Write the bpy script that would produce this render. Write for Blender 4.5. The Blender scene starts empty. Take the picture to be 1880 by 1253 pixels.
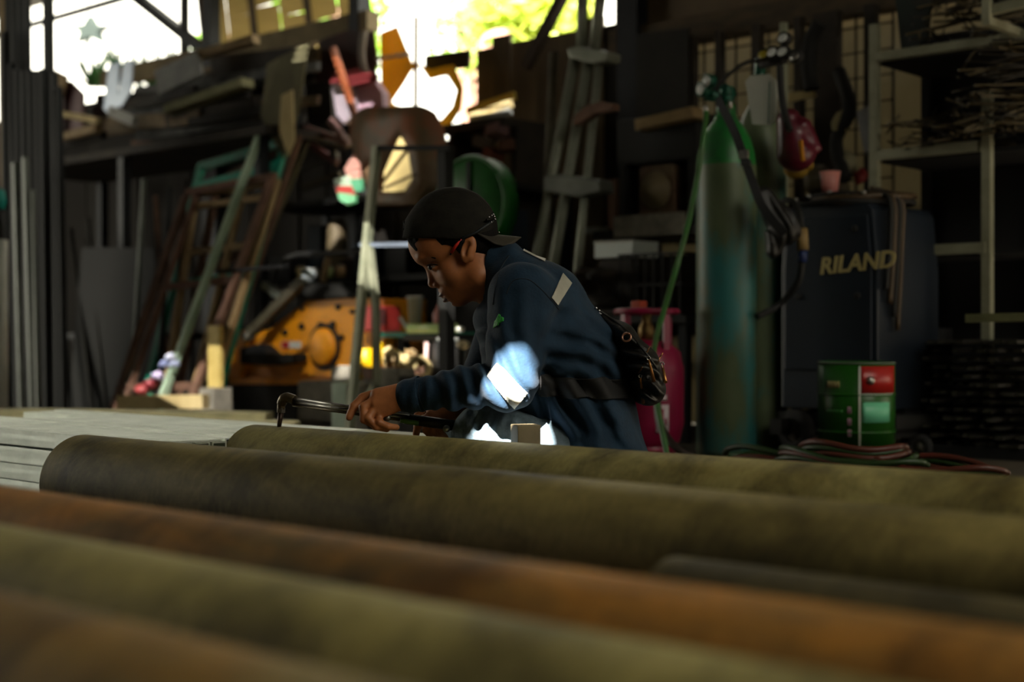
import bpy, bmesh, math, random
import numpy as np
from mathutils import Vector, Matrix
random.seed(11)
S = bpy.context.scene
COL = S.collection
# ------------------------------------------------------------------ camera
FPX = 2611.0            # focal length in pixels of the 1880 x 1253 frame (50 mm on 36 mm)
CX, HY, CAMZ = 940.0, 617.0, 0.45
cd = bpy.data.cameras.new('camera'); cam = bpy.data.objects.new('camera', cd); COL.objects.link(cam)
cam.location = (0, 0, CAMZ); cam.rotation_euler = (math.pi/2, 0, 0)
cd.sensor_width = 36; cd.lens = 36*FPX/1880; cd.shift_y = -(626.5-HY)/1880
cd.clip_start = 0.05; cd.clip_end = 200
cd.dof.use_dof = True; cd.dof.focus_distance = 3.45; cd.dof.aperture_fstop = 1.9
S.camera = cam
# ------------------------------------------------------------------ sky, sun, exposure
wd = bpy.data.worlds.new('sky'); S.world = wd; wd.use_nodes = True
bg = wd.node_tree.nodes['Background']; bg.inputs[0].default_value = (1.0, 0.955, 0.79, 1); bg.inputs[1].default_value = 3.4
SUN = Vector((-0.15, -0.72, 0.68)).normalized()     # towards the sun
sd = bpy.data.lights.new('sun', 'SUN'); sd.energy = 75; sd.angle = math.radians(0.4); sd.color = (1, 0.97, 0.92)
so = bpy.data.objects.new('sun', sd); COL.objects.link(so); so.rotation_euler = SUN.to_track_quat('Z', 'Y').to_euler()
so.location = (0, 0, 12)
S.view_settings.view_transform = 'Standard'; S.view_settings.look = 'None'
S.view_settings.exposure = 0.45; S.view_settings.gamma = 1.0; S.view_settings.use_curve_mapping = False
S.cycles.use_denoising = True
S.cycles.max_bounces = 10; S.cycles.diffuse_bounces = 5; S.cycles.transmission_bounces = 6
S.cycles.sample_clamp_indirect = 12.0
# ------------------------------------------------------------------ frames of reference
D = Vector((-0.738, 0.6748, 0))      # along the pipes and the back wall (away, to the left)
N = Vector((0.6748, 0.738, 0))       # square to them, into the shed
def ratio(px): return (px-CX)/FPX
def W(px, py, Y): return Vector((ratio(px)*Y, Y, CAMZ-(py-HY)/FPX*Y))
def Yp(px, p): return p/(N.x*ratio(px)+N.y)
def Wp(px, py, p): return W(px, py, Yp(px, p))
def PS(p, s, z): return N*p + D*s + Vector((0, 0, z))
def sp(px, p): q = Wp(px, HY, p); return q.dot(D)
# ------------------------------------------------------------------ materials
def lin(c):
    if isinstance(c, str):
        c = [int(c[i:i+2], 16)/255 for i in (0, 2, 4)]
        c = [x/12.92 if x <= .04045 else ((x+.055)/1.055)**2.4 for x in c]
    return tuple(c[:3])+(1,)
MATS = {}
def mat(name, c1, c2=None, rough=.65, metal=0., scale=6., bump=0., stretch=None, rot=None, trans=0., lo=.35, hi=.65, c3=None, spec=.5, detail=6):
    if name in MATS: return MATS[name]
    m = bpy.data.materials.new(name); MATS[name] = m; m.use_nodes = True
    nt = m.node_tree; b = nt.nodes['Principled BSDF']; b.inputs['Roughness'].default_value = rough
    b.inputs['Metallic'].default_value = metal; b.inputs['Specular IOR Level'].default_value = spec
    b.inputs['Base Color'].default_value = lin(c1)
    if c2 is not None or bump:
        tc = nt.nodes.new('ShaderNodeTexCoord'); mp = nt.nodes.new('ShaderNodeMapping')
        nt.links.new(tc.outputs['Object'], mp.inputs[0])
        if stretch: mp.inputs['Scale'].default_value = stretch
        if rot: mp.inputs['Rotation'].default_value = rot
        nz = nt.nodes.new('ShaderNodeTexNoise'); nz.inputs['Scale'].default_value = scale; nz.inputs['Detail'].default_value = detail
        nz.inputs['Roughness'].default_value = .62
        nt.links.new(mp.outputs[0], nz.inputs['Vector'])
        if c2 is not None:
            r = nt.nodes.new('ShaderNodeValToRGB'); e = r.color_ramp.elements
            e[0].position = lo; e[0].color = lin(c1); e[1].position = hi; e[1].color = lin(c2)
            if c3: q = e.new((lo+hi)/2); q.color = lin(c3)
            nt.links.new(nz.outputs['Fac'], r.inputs[0]); nt.links.new(r.outputs[0], b.inputs['Base Color'])
        if bump:
            n2 = nt.nodes.new('ShaderNodeTexNoise'); n2.inputs['Scale'].default_value = scale*6; n2.inputs['Detail'].default_value = 5
            nt.links.new(mp.outputs[0], n2.inputs['Vector'])
            bp = nt.nodes.new('ShaderNodeBump'); bp.inputs['Strength'].default_value = bump; bp.inputs['Distance'].default_value = .004
            nt.links.new(n2.outputs['Fac'], bp.inputs['Height']); nt.links.new(bp.outputs[0], b.inputs['Normal'])
    if trans:
        t = nt.nodes.new('ShaderNodeBsdfTranslucent'); t.inputs[0].default_value = lin(c2 or c1)
        mx = nt.nodes.new('ShaderNodeMixShader'); mx.inputs[0].default_value = trans
        out = nt.nodes['Material Output']
        nt.links.new(b.outputs[0], mx.inputs[1]); nt.links.new(t.outputs[0], mx.inputs[2]); nt.links.new(mx.outputs[0], out.inputs[0])
    return m
# ------------------------------------------------------------------ mesh helpers
def link(name, me, m, parent=None, base=None):
    o = bpy.data.objects.new(name, me); COL.objects.link(o)
    if m is not None and not me.materials: me.materials.append(m)
    if parent is not None: adopt(o, parent)
    return o
def adopt(o, parent):
    o.parent = parent; o.matrix_parent_inverse = Matrix.Translation(-parent_base(parent))
def parent_base(p): return Vector(p.location)
def tag(o, label, cat, group=None, kind=None):
    o['label'] = label; o['category'] = cat
    if group: o['group'] = group
    if kind: o['kind'] = kind
    return o
def thing(name, label, cat, loc=(0, 0, 0), group=None):
    o = bpy.data.objects.new(name, None); COL.objects.link(o); o.location = loc; o.empty_display_size = .1
    return tag(o, label, cat, group)
def struct(o): o['kind'] = 'structure'; return o
class MB:
    """collects shapes into one mesh object"""
    def __init__(s): s.bm = bmesh.new()
    def frame(s, c, ax, ay, az, sx, sy, sz):
        M = Matrix(((ax.x*sx, ay.x*sy, az.x*sz, c.x), (ax.y*sx, ay.y*sy, az.y*sz, c.y), (ax.z*sx, ay.z*sy, az.z*sz, c.z), (0, 0, 0, 1)))
        bmesh.ops.create_cube(s.bm, size=1, matrix=M); return s
    def box(s, c, size): return s.frame(Vector(c), Vector((1, 0, 0)), Vector((0, 1, 0)), Vector((0, 0, 1)), *size)
    def obox(s, c, size): return s.frame(Vector(c), -D, N, Vector((0, 0, 1)), *size)      # size: along the wall, into depth, up
    def beam(s, a, b, w, h=None, up=None):
        a, b = Vector(a), Vector(b); z = (b-a); L = z.length; z.normalize()
        up = Vector(up) if up else (N if abs(z.dot(N)) < .9 else Vector((0, 0, 1)))
        x = up.cross(z)
        if x.length < 1e-4: x = Vector((1, 0, 0)).cross(z)
        x.normalize(); y = z.cross(x)
        return s.frame((a+b)/2, x, y, z, w, h or w, L)
    def tube(s, pts, r, seg=10, cap=True, hollow=False):
        pts = [Vector(p) for p in pts]; rings = []; n = len(pts)
        rs = r if isinstance(r, (list, tuple)) else [r]*n
        prev = None
        for i, p in enumerate(pts):
            t = (pts[min(i+1, n-1)]-pts[max(i-1, 0)]).normalized()
            if prev is None: x = t.orthogonal().normalized()
            else: x = (prev-t*prev.dot(t)); x = x.normalized() if x.length > 1e-5 else t.orthogonal().normalized()
            prev = x; y = t.cross(x)
            rings.append([s.bm.verts.new(p+(x*math.cos(2*math.pi*k/seg)+y*math.sin(2*math.pi*k/seg))*rs[i]) for k in range(seg)])
        for i in range(n-1):
            for k in range(seg):
                f = s.bm.faces.new((rings[i][k], rings[i][(k+1) % seg], rings[i+1][(k+1) % seg], rings[i+1][k])); f.smooth = True
        if cap:
            s.bm.faces.new(rings[0][::-1]); s.bm.faces.new(rings[-1])
        return s
    def lathe(s, c, prof, seg=28, axis=None, smooth=True, xdir=None):
        c = Vector(c); z = Vector(axis).normalized() if axis is not None else Vector((0, 0, 1))
        x = Vector(xdir).normalized() if xdir is not None else z.orthogonal().normalized(); y = z.cross(x)
        rings = []
        for (r, h) in prof:
            if r < 1e-6: rings.append([s.bm.verts.new(c+z*h)])
            else: rings.append([s.bm.verts.new(c+z*h+(x*math.cos(2*math.pi*k/seg)+y*math.sin(2*math.pi*k/seg))*r) for k in range(seg)])
        for a, b in zip(rings, rings[1:]):
            for k in range(seg):
                k2 = (k+1) % seg
                if len(a) == 1 and len(b) == 1: continue
                if len(a) == 1: f = s.bm.faces.new((a[0], b[k2], b[k]))
                elif len(b) == 1: f = s.bm.faces.new((a[k], a[k2], b[0]))
                else: f = s.bm.faces.new((a[k], a[k2], b[k2], b[k]))
                f.smooth = smooth
        return s
    def prism(s, pts, vec):
        pts = [Vector(p) for p in pts]; vec = Vector(vec); n = len(pts)
        a = [s.bm.verts.new(p) for p in pts]; b = [s.bm.verts.new(p+vec) for p in pts]
        s.bm.faces.new(a); s.bm.faces.new(b[::-1])
        for k in range(n): s.bm.faces.new((a[k], b[k], b[(k+1) % n], a[(k+1) % n]))
        return s
    def poly(s, pxs, p, th):      # outline given on the plane at distance p, with real thickness th towards the wall
        return s.prism([Wp(x, y, p) for x, y in pxs], N*th)
    def ico(s, c, r, sub=2, scl=(1, 1, 1)):
        M = Matrix.Translation(Vector(c)) @ Matrix.Diagonal((r*scl[0], r*scl[1], r*scl[2], 1))
        g = bmesh.ops.create_icosphere(s.bm, subdivisions=sub, radius=1, matrix=M)
        for v in g['verts']:
            for f in v.link_faces: f.smooth = True
        return s
    def torus(s, c, R, r, axis, seg=28, rs=8, arc=1.0, xdir=None):
        z = Vector(axis).normalized(); x = Vector(xdir).normalized() if xdir is not None else z.orthogonal().normalized(); y = z.cross(x)
        n = int(seg*arc)+1
        pts = [Vector(c)+(x*math.cos(2*math.pi*arc*i/(n-1))+y*math.sin(2*math.pi*arc*i/(n-1)))*R for i in range(n)]
        return s.tube(pts, r, rs)
    def mesh(s, name, bevel=0):
        bmesh.ops.recalc_face_normals(s.bm, faces=s.bm.faces)
        if bevel: bmesh.ops.bevel(s.bm, geom=[e for e in s.bm.edges if len(e.link_faces) == 2 and e.calc_face_angle(0) > .7], offset=bevel, segments=2, profile=.6, affect='EDGES')
        me = bpy.data.meshes.new(name); s.bm.to_mesh(me); s.bm.free(); return me
    def obj(s, name, m, parent=None, bevel=0): return link(name, s.mesh(name, bevel), m, parent)
def smooth_path(pts, n=6):
    pts = [Vector(p) for p in pts]; out = []
    P = [pts[0]]+pts+[pts[-1]]
    for i in range(1, len(P)-2):
        for k in range(n):
            t = k/n; a, b, c, d = P[i-1], P[i], P[i+1], P[i+2]
            out.append(.5*((2*b)+(c-a)*t+(2*a-5*b+4*c-d)*t*t+(3*b-a-3*c+d)*t**3))
    out.append(pts[-1]); return out
# ------------------------------------------------------------------ implicit surfaces
class SDF:
    def __init__(s, lo, hi, h):
        s.lo = np.array(lo, np.float32); s.h = h
        s.n = np.ceil((np.array(hi)-np.array(lo))/h).astype(int)+1
        s.F = np.full(s.n, 1.0, np.float32)
        s.ax = [s.lo[i]+h*np.arange(s.n[i], dtype=np.float32) for i in range(3)]
    def block(s, lo, hi):
        sl = []
        for i in range(3):
            a = int(np.clip(math.floor((lo[i]-s.lo[i])/s.h), 0, s.n[i])); b = int(np.clip(math.ceil((hi[i]-s.lo[i])/s.h)+1, 0, s.n[i]))
            sl.append(slice(a, b))
        sl = tuple(sl)
        return sl, np.meshgrid(*[s.ax[i][sl[i]] for i in range(3)], indexing='ij', sparse=True)
    def put(s, sl, d, k, op):
        A = s.F[sl]
        if op == 'sub':
            if k: hh = np.clip(.5-.5*(A+d)/k, 0, 1); s.F[sl] = A*(1-hh)+(-d)*hh+k*hh*(1-hh)
            else: s.F[sl] = np.maximum(A, -d)
        else:
            if k: hh = np.clip(.5+.5*(d-A)/k, 0, 1); s.F[sl] = d*(1-hh)+A*hh-k*hh*(1-hh)
            else: s.F[sl] = np.minimum(A, d)
    def ell(s, c, r, k=.01, rot=0., op='add', yaw=0.):
        c = np.array(c); r = np.array(r, float)*np.ones(3); R = max(r)+k+3*s.h
        sl, (x, y, z) = s.block(c-R, c+R); x = x-c[0]; y = y-c[1]; z = z-c[2]
        if yaw: ca, sa = math.cos(yaw), math.sin(yaw); x, y = ca*x+sa*y, -sa*x+ca*y
        ca, sa = math.cos(rot), math.sin(rot); u = ca*x+sa*z; v = -sa*x+ca*z
        q = np.sqrt((u/r[0])**2+(y/r[1])**2+(v/r[2])**2); g = np.sqrt((u/r[0]**2)**2+(y/r[1]**2)**2+(v/r[2]**2)**2)+1e-6
        s.put(sl, (q*(q-1)/g).astype(np.float32), k, op); return s
    def cone(s, a, b, ra, rb, k=.02, sy=1., op='add', shell=None):
        a = np.array(a, float); b = np.array(b, float); R = max(ra, rb)*max(1, sy)+k+3*s.h
        sl, (x, y, z) = s.block(np.minimum(a, b)-R, np.maximum(a, b)+R)
        yc = (a[1]+b[1])/2; y = (y-yc)/sy
        A = np.array([a[0], (a[1]-yc)/sy, a[2]]); B = np.array([b[0], (b[1]-yc)/sy, b[2]]); dd = B-A; L2 = float(dd@dd)+1e-9
        t = np.clip(((x-A[0])*dd[0]+(y-A[1])*dd[1]+(z-A[2])*dd[2])/L2, 0, 1)
        d = np.sqrt((x-A[0]-t*dd[0])**2+(y-A[1]-t*dd[1])**2+(z-A[2]-t*dd[2])**2)-(ra+(rb-ra)*t)
        s.put(sl, d.astype(np.float32), k, op); return s
    def chain(s, pts, rs, k=.01, sy=1.):
        for i in range(len(pts)-1): s.cone(pts[i], pts[i+1], rs[i], rs[i+1], k, sy)
        return s
    def fold(s, c, sig, dr, lam, amp, warp=.5, ph=0.):
        c = np.array(c); sl, (x, y, z) = s.block(c-3*sig, c+3*sig); x = x-c[0]; y = y-c[1]; z = z-c[2]
        dr = np.array(dr, float); dr /= np.linalg.norm(dr)
        q = (x*dr[0]+y*dr[1]+z*dr[2]); w = warp*np.sin(17*(x+1.3*y-.7*z)+ph)+.6*warp*np.sin(31*(z-.5*x)+2*ph)
        wv = np.sin(2*math.pi*q/lam+w*2.2+ph); wv = np.sign(wv)*np.abs(wv)**.8
        s.F[sl] += (amp*wv*np.exp(-(x*x+y*y+z*z)/(2*sig*sig))).astype(np.float32); return s
    def plane(s, pt, nrm, k=0.):          # cut away the side the normal points to
        sl, (x, y, z) = s.block(s.lo-1, s.lo+s.h*s.n+1); pt = np.array(pt); nrm = np.array(nrm, float); nrm /= np.linalg.norm(nrm)
        d = (x-pt[0])*nrm[0]+(y-pt[1])*nrm[1]+(z-pt[2])*nrm[2]
        s.F = np.maximum(s.F, (d+0*s.F).astype(np.float32)); return s
    def nets(s):
        F = s.F.copy(); F[0] = F[-1] = 1; F[:, 0] = F[:, -1] = 1; F[:, :, 0] = F[:, :, -1] = 1
        I = F < 0; nx, ny, nz = F.shape
        cnt = sum(I[i:nx-1+i, j:ny-1+j, k:nz-1+k].astype(np.int8) for i in (0, 1) for j in (0, 1) for k in (0, 1))
        cell = np.argwhere((cnt > 0) & (cnt < 8)); idx = np.full((nx-1, ny-1, nz-1), -1, np.int64)
        idx[cell[:, 0], cell[:, 1], cell[:, 2]] = np.arange(len(cell))
        acc = np.zeros((len(cell), 3)); num = np.zeros(len(cell))
        cs = [(i, j, k) for i in (0, 1) for j in (0, 1) for k in (0, 1)]
        for a in cs:
            for ax in range(3):
                if a[ax]: continue
                b = list(a); b[ax] = 1
                fa = F[cell[:, 0]+a[0], cell[:, 1]+a[1], cell[:, 2]+a[2]]; fb = F[cell[:, 0]+b[0], cell[:, 1]+b[1], cell[:, 2]+b[2]]
                m = (fa < 0) != (fb < 0); t = fa[m]/(fa[m]-fb[m]); p = np.tile(np.array(a, float), (m.sum(), 1)); p[:, ax] += t
                acc[m] += p; num[m] += 1
        V = (cell+acc/num[:, None])*s.h+s.lo
        Q = []
        for ax in range(3):
            o1, o2 = [(1, 2), (2, 0), (0, 1)][ax]
            A = np.moveaxis(I, ax, 0); e = np.argwhere(A[:-1] != A[1:])
            full = np.zeros_like(e); oth = [i for i in range(3) if i != ax]
            full[:, ax] = e[:, 0]; full[:, oth[0]] = e[:, 1]; full[:, oth[1]] = e[:, 2]
            fl = I[full[:, 0], full[:, 1], full[:, 2]]
            def at(d1, d2):
                c = full.copy(); c[:, o1] -= d1; c[:, o2] -= d2; return idx[c[:, 0], c[:, 1], c[:, 2]]
            q = np.stack([at(0, 0), at(1, 0), at(1, 1), at(0, 1)], 1)
            q[~fl] = q[~fl][:, ::-1]; Q.append(q)
        return V, np.concatenate(Q)
def np_mesh(name, parts, smooth_it=0):
    Vs, Qs, off = [], [], 0
    for V, Q in parts: Vs.append(V); Qs.append(Q+off); off += len(V)
    V = np.concatenate(Vs); Q = np.concatenate(Qs)
    for _ in range(smooth_it):
        acc = np.zeros_like(V); n = np.zeros(len(V))
        for i in range(4):
            j = (i+1) % 4
            np.add.at(acc, Q[:, i], V[Q[:, j]]); np.add.at(n, Q[:, i], 1)
            np.add.at(acc, Q[:, j], V[Q[:, i]]); np.add.at(n, Q[:, j], 1)
        V = V*.5+.5*acc/np.maximum(n, 1)[:, None]
    me = bpy.data.meshes.new(name)
    me.vertices.add(len(V)); me.vertices.foreach_set('co', V.astype(np.float32).ravel())
    me.loops.add(len(Q)*4); me.loops.foreach_set('vertex_index', Q.astype(np.int32).ravel())
    me.polygons.add(len(Q)); me.polygons.foreach_set('loop_start', np.arange(0, len(Q)*4, 4, dtype=np.int32))
    me.polygons.foreach_set('loop_total', np.full(len(Q), 4, np.int32))
    me.polygons.foreach_set('use_smooth', np.ones(len(Q), bool)); me.update(); me.validate()
    return me
# ================================================================== the shed
m_floor = mat('packed_earth_floor', '2a2318', '4a3f2c', rough=.9, scale=2.5, bump=.5)
m_board = mat('weathered_board', '130f0b', '241d14', rough=.85, scale=5, stretch=(1, 1, .15), bump=.3)
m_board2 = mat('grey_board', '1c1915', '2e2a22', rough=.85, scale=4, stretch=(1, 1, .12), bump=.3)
m_boardlit = mat('lit_weathered_board', '4a3f30', '7a6a50', rough=.85, scale=5, stretch=(1, 1, .15))  # lighter copy of the boards, light right of the gap in its colour
m_brown = mat('brown_sheet', '54422c', '6e5a3c', rough=.6, scale=3)
m_darkwood = mat('dark_timber', '1d1913', '3a3024', rough=.8, scale=6, bump=.2)
m_tin = mat('roof_tin', '3a3a38', '5a544a', rough=.6, metal=.3, scale=2)
m_beige = mat('translucent_beige', '9a917a', 'aaa28c', rough=.6, scale=4, trans=.24)
fl = struct(MB().box((0, 5, -.05), (46, 46, .1)).obj('floor', m_floor))
PW = 5.9; VGAP = .003
wb = struct(MB().obox(PS(PW+.09, 7.8, .5), (8.6, .05, .10)).obox(PS(PW+.09, 7.8, 1.05), (8.6, .05, .10)).obj('wall_back', m_darkwood))
bdm = {}
def board(w, h, m):
    key = (w, round(h, 2), m.name)
    if key not in bdm:
        me = MB().box((0, 0, h/2), (w, .022, h)).mesh('board'); me.materials.append(m); bdm[key] = me
    return bdm[key]
rng = random.Random(5)
s = 4.55; R90 = Matrix.Rotation(math.atan2(-D.y, -D.x), 4, 'Z')
while s < 12.4:
    w = rng.choice([.14, .16, .19]); 
    if s > 9.6: h = 2.22
    elif s > 6.62: h = 2.25
    elif s > 6.02: h = 1.30          # open behind the brown panel
    elif s > 5.66: h = 1.6
    else: h = 2.12
    if not 5.66 < s <= 6.62: h += rng.uniform(-.05, .05)
    h = round(h*20)/20
    o = bpy.data.objects.new('board', board(w, h, m_boardlit if 4.6 < s < 5.7 else rng.choice([m_board, m_board, m_board2]))); COL.objects.link(o)
    o.matrix_world = Matrix.Translation(PS(PW+rng.uniform(0, .03), s+w/2, 0)) @ R90
    o.parent = wb
    s += w+rng.choice([.001, .002, .003, .006])
for a_, b_, z_ in ((4.5, 5.66, 1.95), (5.66, 6.02, 1.5), (6.02, 6.7, 1.22), (6.7, 12.4, 2.05)):
    MB().obox(PS(PW+.065, (a_+b_)/2, z_/2), (b_-a_, .008, z_)).obj('gap_block_sheet', m_darkwood, wb)  # added behind the boards to keep sky out of their gaps
# right part of the back wall: dull pale panels under a heavy beam, dark sheet above
wr = struct(MB().obox(PS(PW+.12, 2.6, 1.0), (3.9, .03, .08)).obox(PS(PW+.12, 2.6, .3), (3.9, .03, .08)).obj('wall_rear', m_darkwood))
s = .7
while s < 4.5:
    w = .30
    o = MB().obox(PS(PW+.08, s+w/2, .97), (w, .012, 1.93)).obj('panel', m_beige, wr); s += w+.001
struct(MB().obox(PS(PW-.02, 2.6, 1.98), (4.1, .10, .13)).obj('trim_1', mat('beam_wood', '3c3122', '5a4a33', rough=.8, scale=5, stretch=(1, 1, 3))))
up = struct(MB().obox(PS(PW+.0, 2.6, 2.65), (4.1, .02, 1.25)).obj('wall_upper', m_brown))
# long window frame high on the left and the roof
m_frame = mat('dark_steel', '15171a', '24262a', rough=.55, metal=.5, scale=5)
m_gal = mat('galvanised', 'b4baa8', 'd2d6c4', rough=.4, metal=.25, scale=9, stretch=(1, 1, 1))
P0, P1, S0, S1 = -5.5, 6.2, -5.5, 13.0
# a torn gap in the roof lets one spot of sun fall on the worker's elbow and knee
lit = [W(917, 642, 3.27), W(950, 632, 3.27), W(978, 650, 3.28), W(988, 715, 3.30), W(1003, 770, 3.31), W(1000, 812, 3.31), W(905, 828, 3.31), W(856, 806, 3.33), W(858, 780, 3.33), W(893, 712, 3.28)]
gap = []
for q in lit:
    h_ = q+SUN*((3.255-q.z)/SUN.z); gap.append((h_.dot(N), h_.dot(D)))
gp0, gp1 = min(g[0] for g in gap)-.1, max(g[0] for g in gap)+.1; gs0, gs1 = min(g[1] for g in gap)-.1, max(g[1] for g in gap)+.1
OPEN = [(1.2, 4.0, -5.4, -.6)]      # opening added in the unseen roof so skylight reaches worker and pipes
def split(rects, hx):
    out = []
    for (a, b, c, d) in rects:
        x0, x1, y0, y1 = max(a, hx[0]), min(b, hx[1]), max(c, hx[2]), min(d, hx[3])
        if x0 >= x1 or y0 >= y1: out.append((a, b, c, d)); continue
        if a < x0: out.append((a, x0, c, d))
        if x1 < b: out.append((x1, b, c, d))
        if c < y0: out.append((x0, x1, c, y0))
        if y1 < d: out.append((x0, x1, y1, d))
    return out
rects = [(P0, P1, S0, S1)]
# slatted openings added in the unseen roof to place light: narrow gaps that let thin stripes of sun blur into weak pools of light further back
ZONES = [([(650, 570), (880, 570), (880, 690), (650, 690)], 4.6), ([(225, 600), (415, 598), (420, 785), (215, 785)], 4.3), ([(603, 140), (655, 140), (655, 225), (603, 225)], 5.3), ([(608, 285), (660, 285), (660, 375), (608, 375)], 5.0), ([(-10, 900, 1.97), (280, 830, 1.97), (-10, 765, 2.75), (430, 790, 2.75)], 2.3), ([(460, 570), (700, 560), (700, 690), (460, 690)], 4.85), ([(855, 165), (950, 165), (950, 235), (855, 235)], 5.55), ([(535, 395), (635, 390), (635, 450), (535, 450)], 5.2), ([(548, 492), (586, 492), (586, 524), (548, 524)], 4.95), ([(190, 110), (460, 110), (460, 265), (190, 265)], 5.0), ([(350, 250), (535, 250), (520, 360), (350, 360)], 4.85), ([(-10, 745, 3.05), (520, 755, 3.72), (-10, 790, 3.05), (540, 790, 3.6)], 3.3)]
SUN_SLOTS = []
for zp, zz in ZONES:
    hh = []
    for w_ in zp:
        q = Wp(w_[0], w_[1], w_[2] if len(w_) > 2 else zz); h_ = q+SUN*((3.255-q.z)/SUN.z); hh.append((h_.dot(N), h_.dot(D)))
    SUN_SLOTS.append((min(h[0] for h in hh), max(h[0] for h in hh), min(h[1] for h in hh), max(h[1] for h in hh)))
for k in OPEN+[(gp0, gp1, gs0, gs1)]+SUN_SLOTS: rects = split(rects, k)
mb = MB()
for (a, b, c, d) in rects: mb.obox(PS((a+b)/2, (c+d)/2, 3.27), (d-c, b-a, .03))
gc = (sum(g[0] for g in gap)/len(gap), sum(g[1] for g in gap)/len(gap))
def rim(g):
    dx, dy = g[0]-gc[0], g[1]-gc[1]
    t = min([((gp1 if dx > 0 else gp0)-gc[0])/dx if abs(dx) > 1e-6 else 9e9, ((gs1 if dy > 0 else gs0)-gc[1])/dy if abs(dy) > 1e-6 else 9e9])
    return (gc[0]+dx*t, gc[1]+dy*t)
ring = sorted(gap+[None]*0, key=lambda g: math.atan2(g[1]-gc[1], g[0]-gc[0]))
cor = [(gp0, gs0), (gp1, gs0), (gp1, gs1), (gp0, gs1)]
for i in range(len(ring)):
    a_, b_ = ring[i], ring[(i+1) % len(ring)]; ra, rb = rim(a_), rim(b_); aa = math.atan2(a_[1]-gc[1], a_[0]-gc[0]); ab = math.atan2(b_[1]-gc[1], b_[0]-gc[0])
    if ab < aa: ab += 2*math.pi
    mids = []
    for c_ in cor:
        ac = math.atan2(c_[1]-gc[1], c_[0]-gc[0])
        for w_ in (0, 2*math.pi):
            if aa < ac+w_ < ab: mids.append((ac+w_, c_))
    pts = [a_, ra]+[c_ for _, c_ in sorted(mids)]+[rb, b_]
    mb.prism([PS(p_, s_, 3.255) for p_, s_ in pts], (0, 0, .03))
struct(mb.obj('ceiling', m_tin))
CEIL = bpy.data.objects['ceiling']
for iv, (a, b, c, d) in enumerate(SUN_SLOTS):
    VGAP = (.0055, .003, .003, .004, .0019, .0016, .004, .003, .003, .0012, .0012, .0018)[iv]
    mb = MB(); pp = a; step = .030
    while pp < b:
        w_ = min(step-VGAP, b-pp); mb.obox(PS(pp+w_/2, (c+d)/2, 3.257), (d-c, w_, .0012)); pp += step
    v_ = mb.obj('sun_slats', m_tin, CEIL); v_['kind'] = 'stuff'
struct(MB().obox(PS(P0, 3.75, 1.63), (18.5, .05, 3.26)).obj('wall_front', m_board2))
struct(MB().obox(PS(.35, S0, 1.63), (.05, 11.7, 3.26)).obj('wall_right', m_board2))
struct(MB().obox(PS(4.7, S1, 1.63), (.05, 3.0, 3.26)).obox(PS(-3.5, S1, 1.63), (.05, 4.0, 3.26)).obj('shade_wall_left', m_board2))  # unseen end wall, added in two parts to cut light from the left
struct(MB().obox(PS(5.98, -2.3, 1.63), (5.9, .05, 3.26)).obj('wall_corner', m_board2))
for i, sx in enumerate((4.5, 6.62, 8.15, 12.3)):
    struct(MB().obox(PS(PW-.06, sx, 1.62), (.13 if i == 0 else .09, .09, 3.24)).obj('trim_%d' % (i+2), m_frame))
struct(MB().obox(PS(PW-.05, 10.2, 2.96), (4.2, .04, .04)).obj('trim_6', m_frame))
struct(MB().beam(Wp(225, -25, PW-.05), Wp(395, 108, PW-.05), .07).obj('trim_8', m_frame))
struct(MB().obox(PS(PW-.05, sp(339, PW-.05), 2.75), (.05, .05, 1.0)).obj('trim_9', m_frame))
struct(MB().obox(PS(PW-.05, 8.0, 2.38), (3.0, .10, .12)).obj('trim_7', mat('old_beam', '6b5f45', '8a7c5c', rough=.85, scale=6)))
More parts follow.
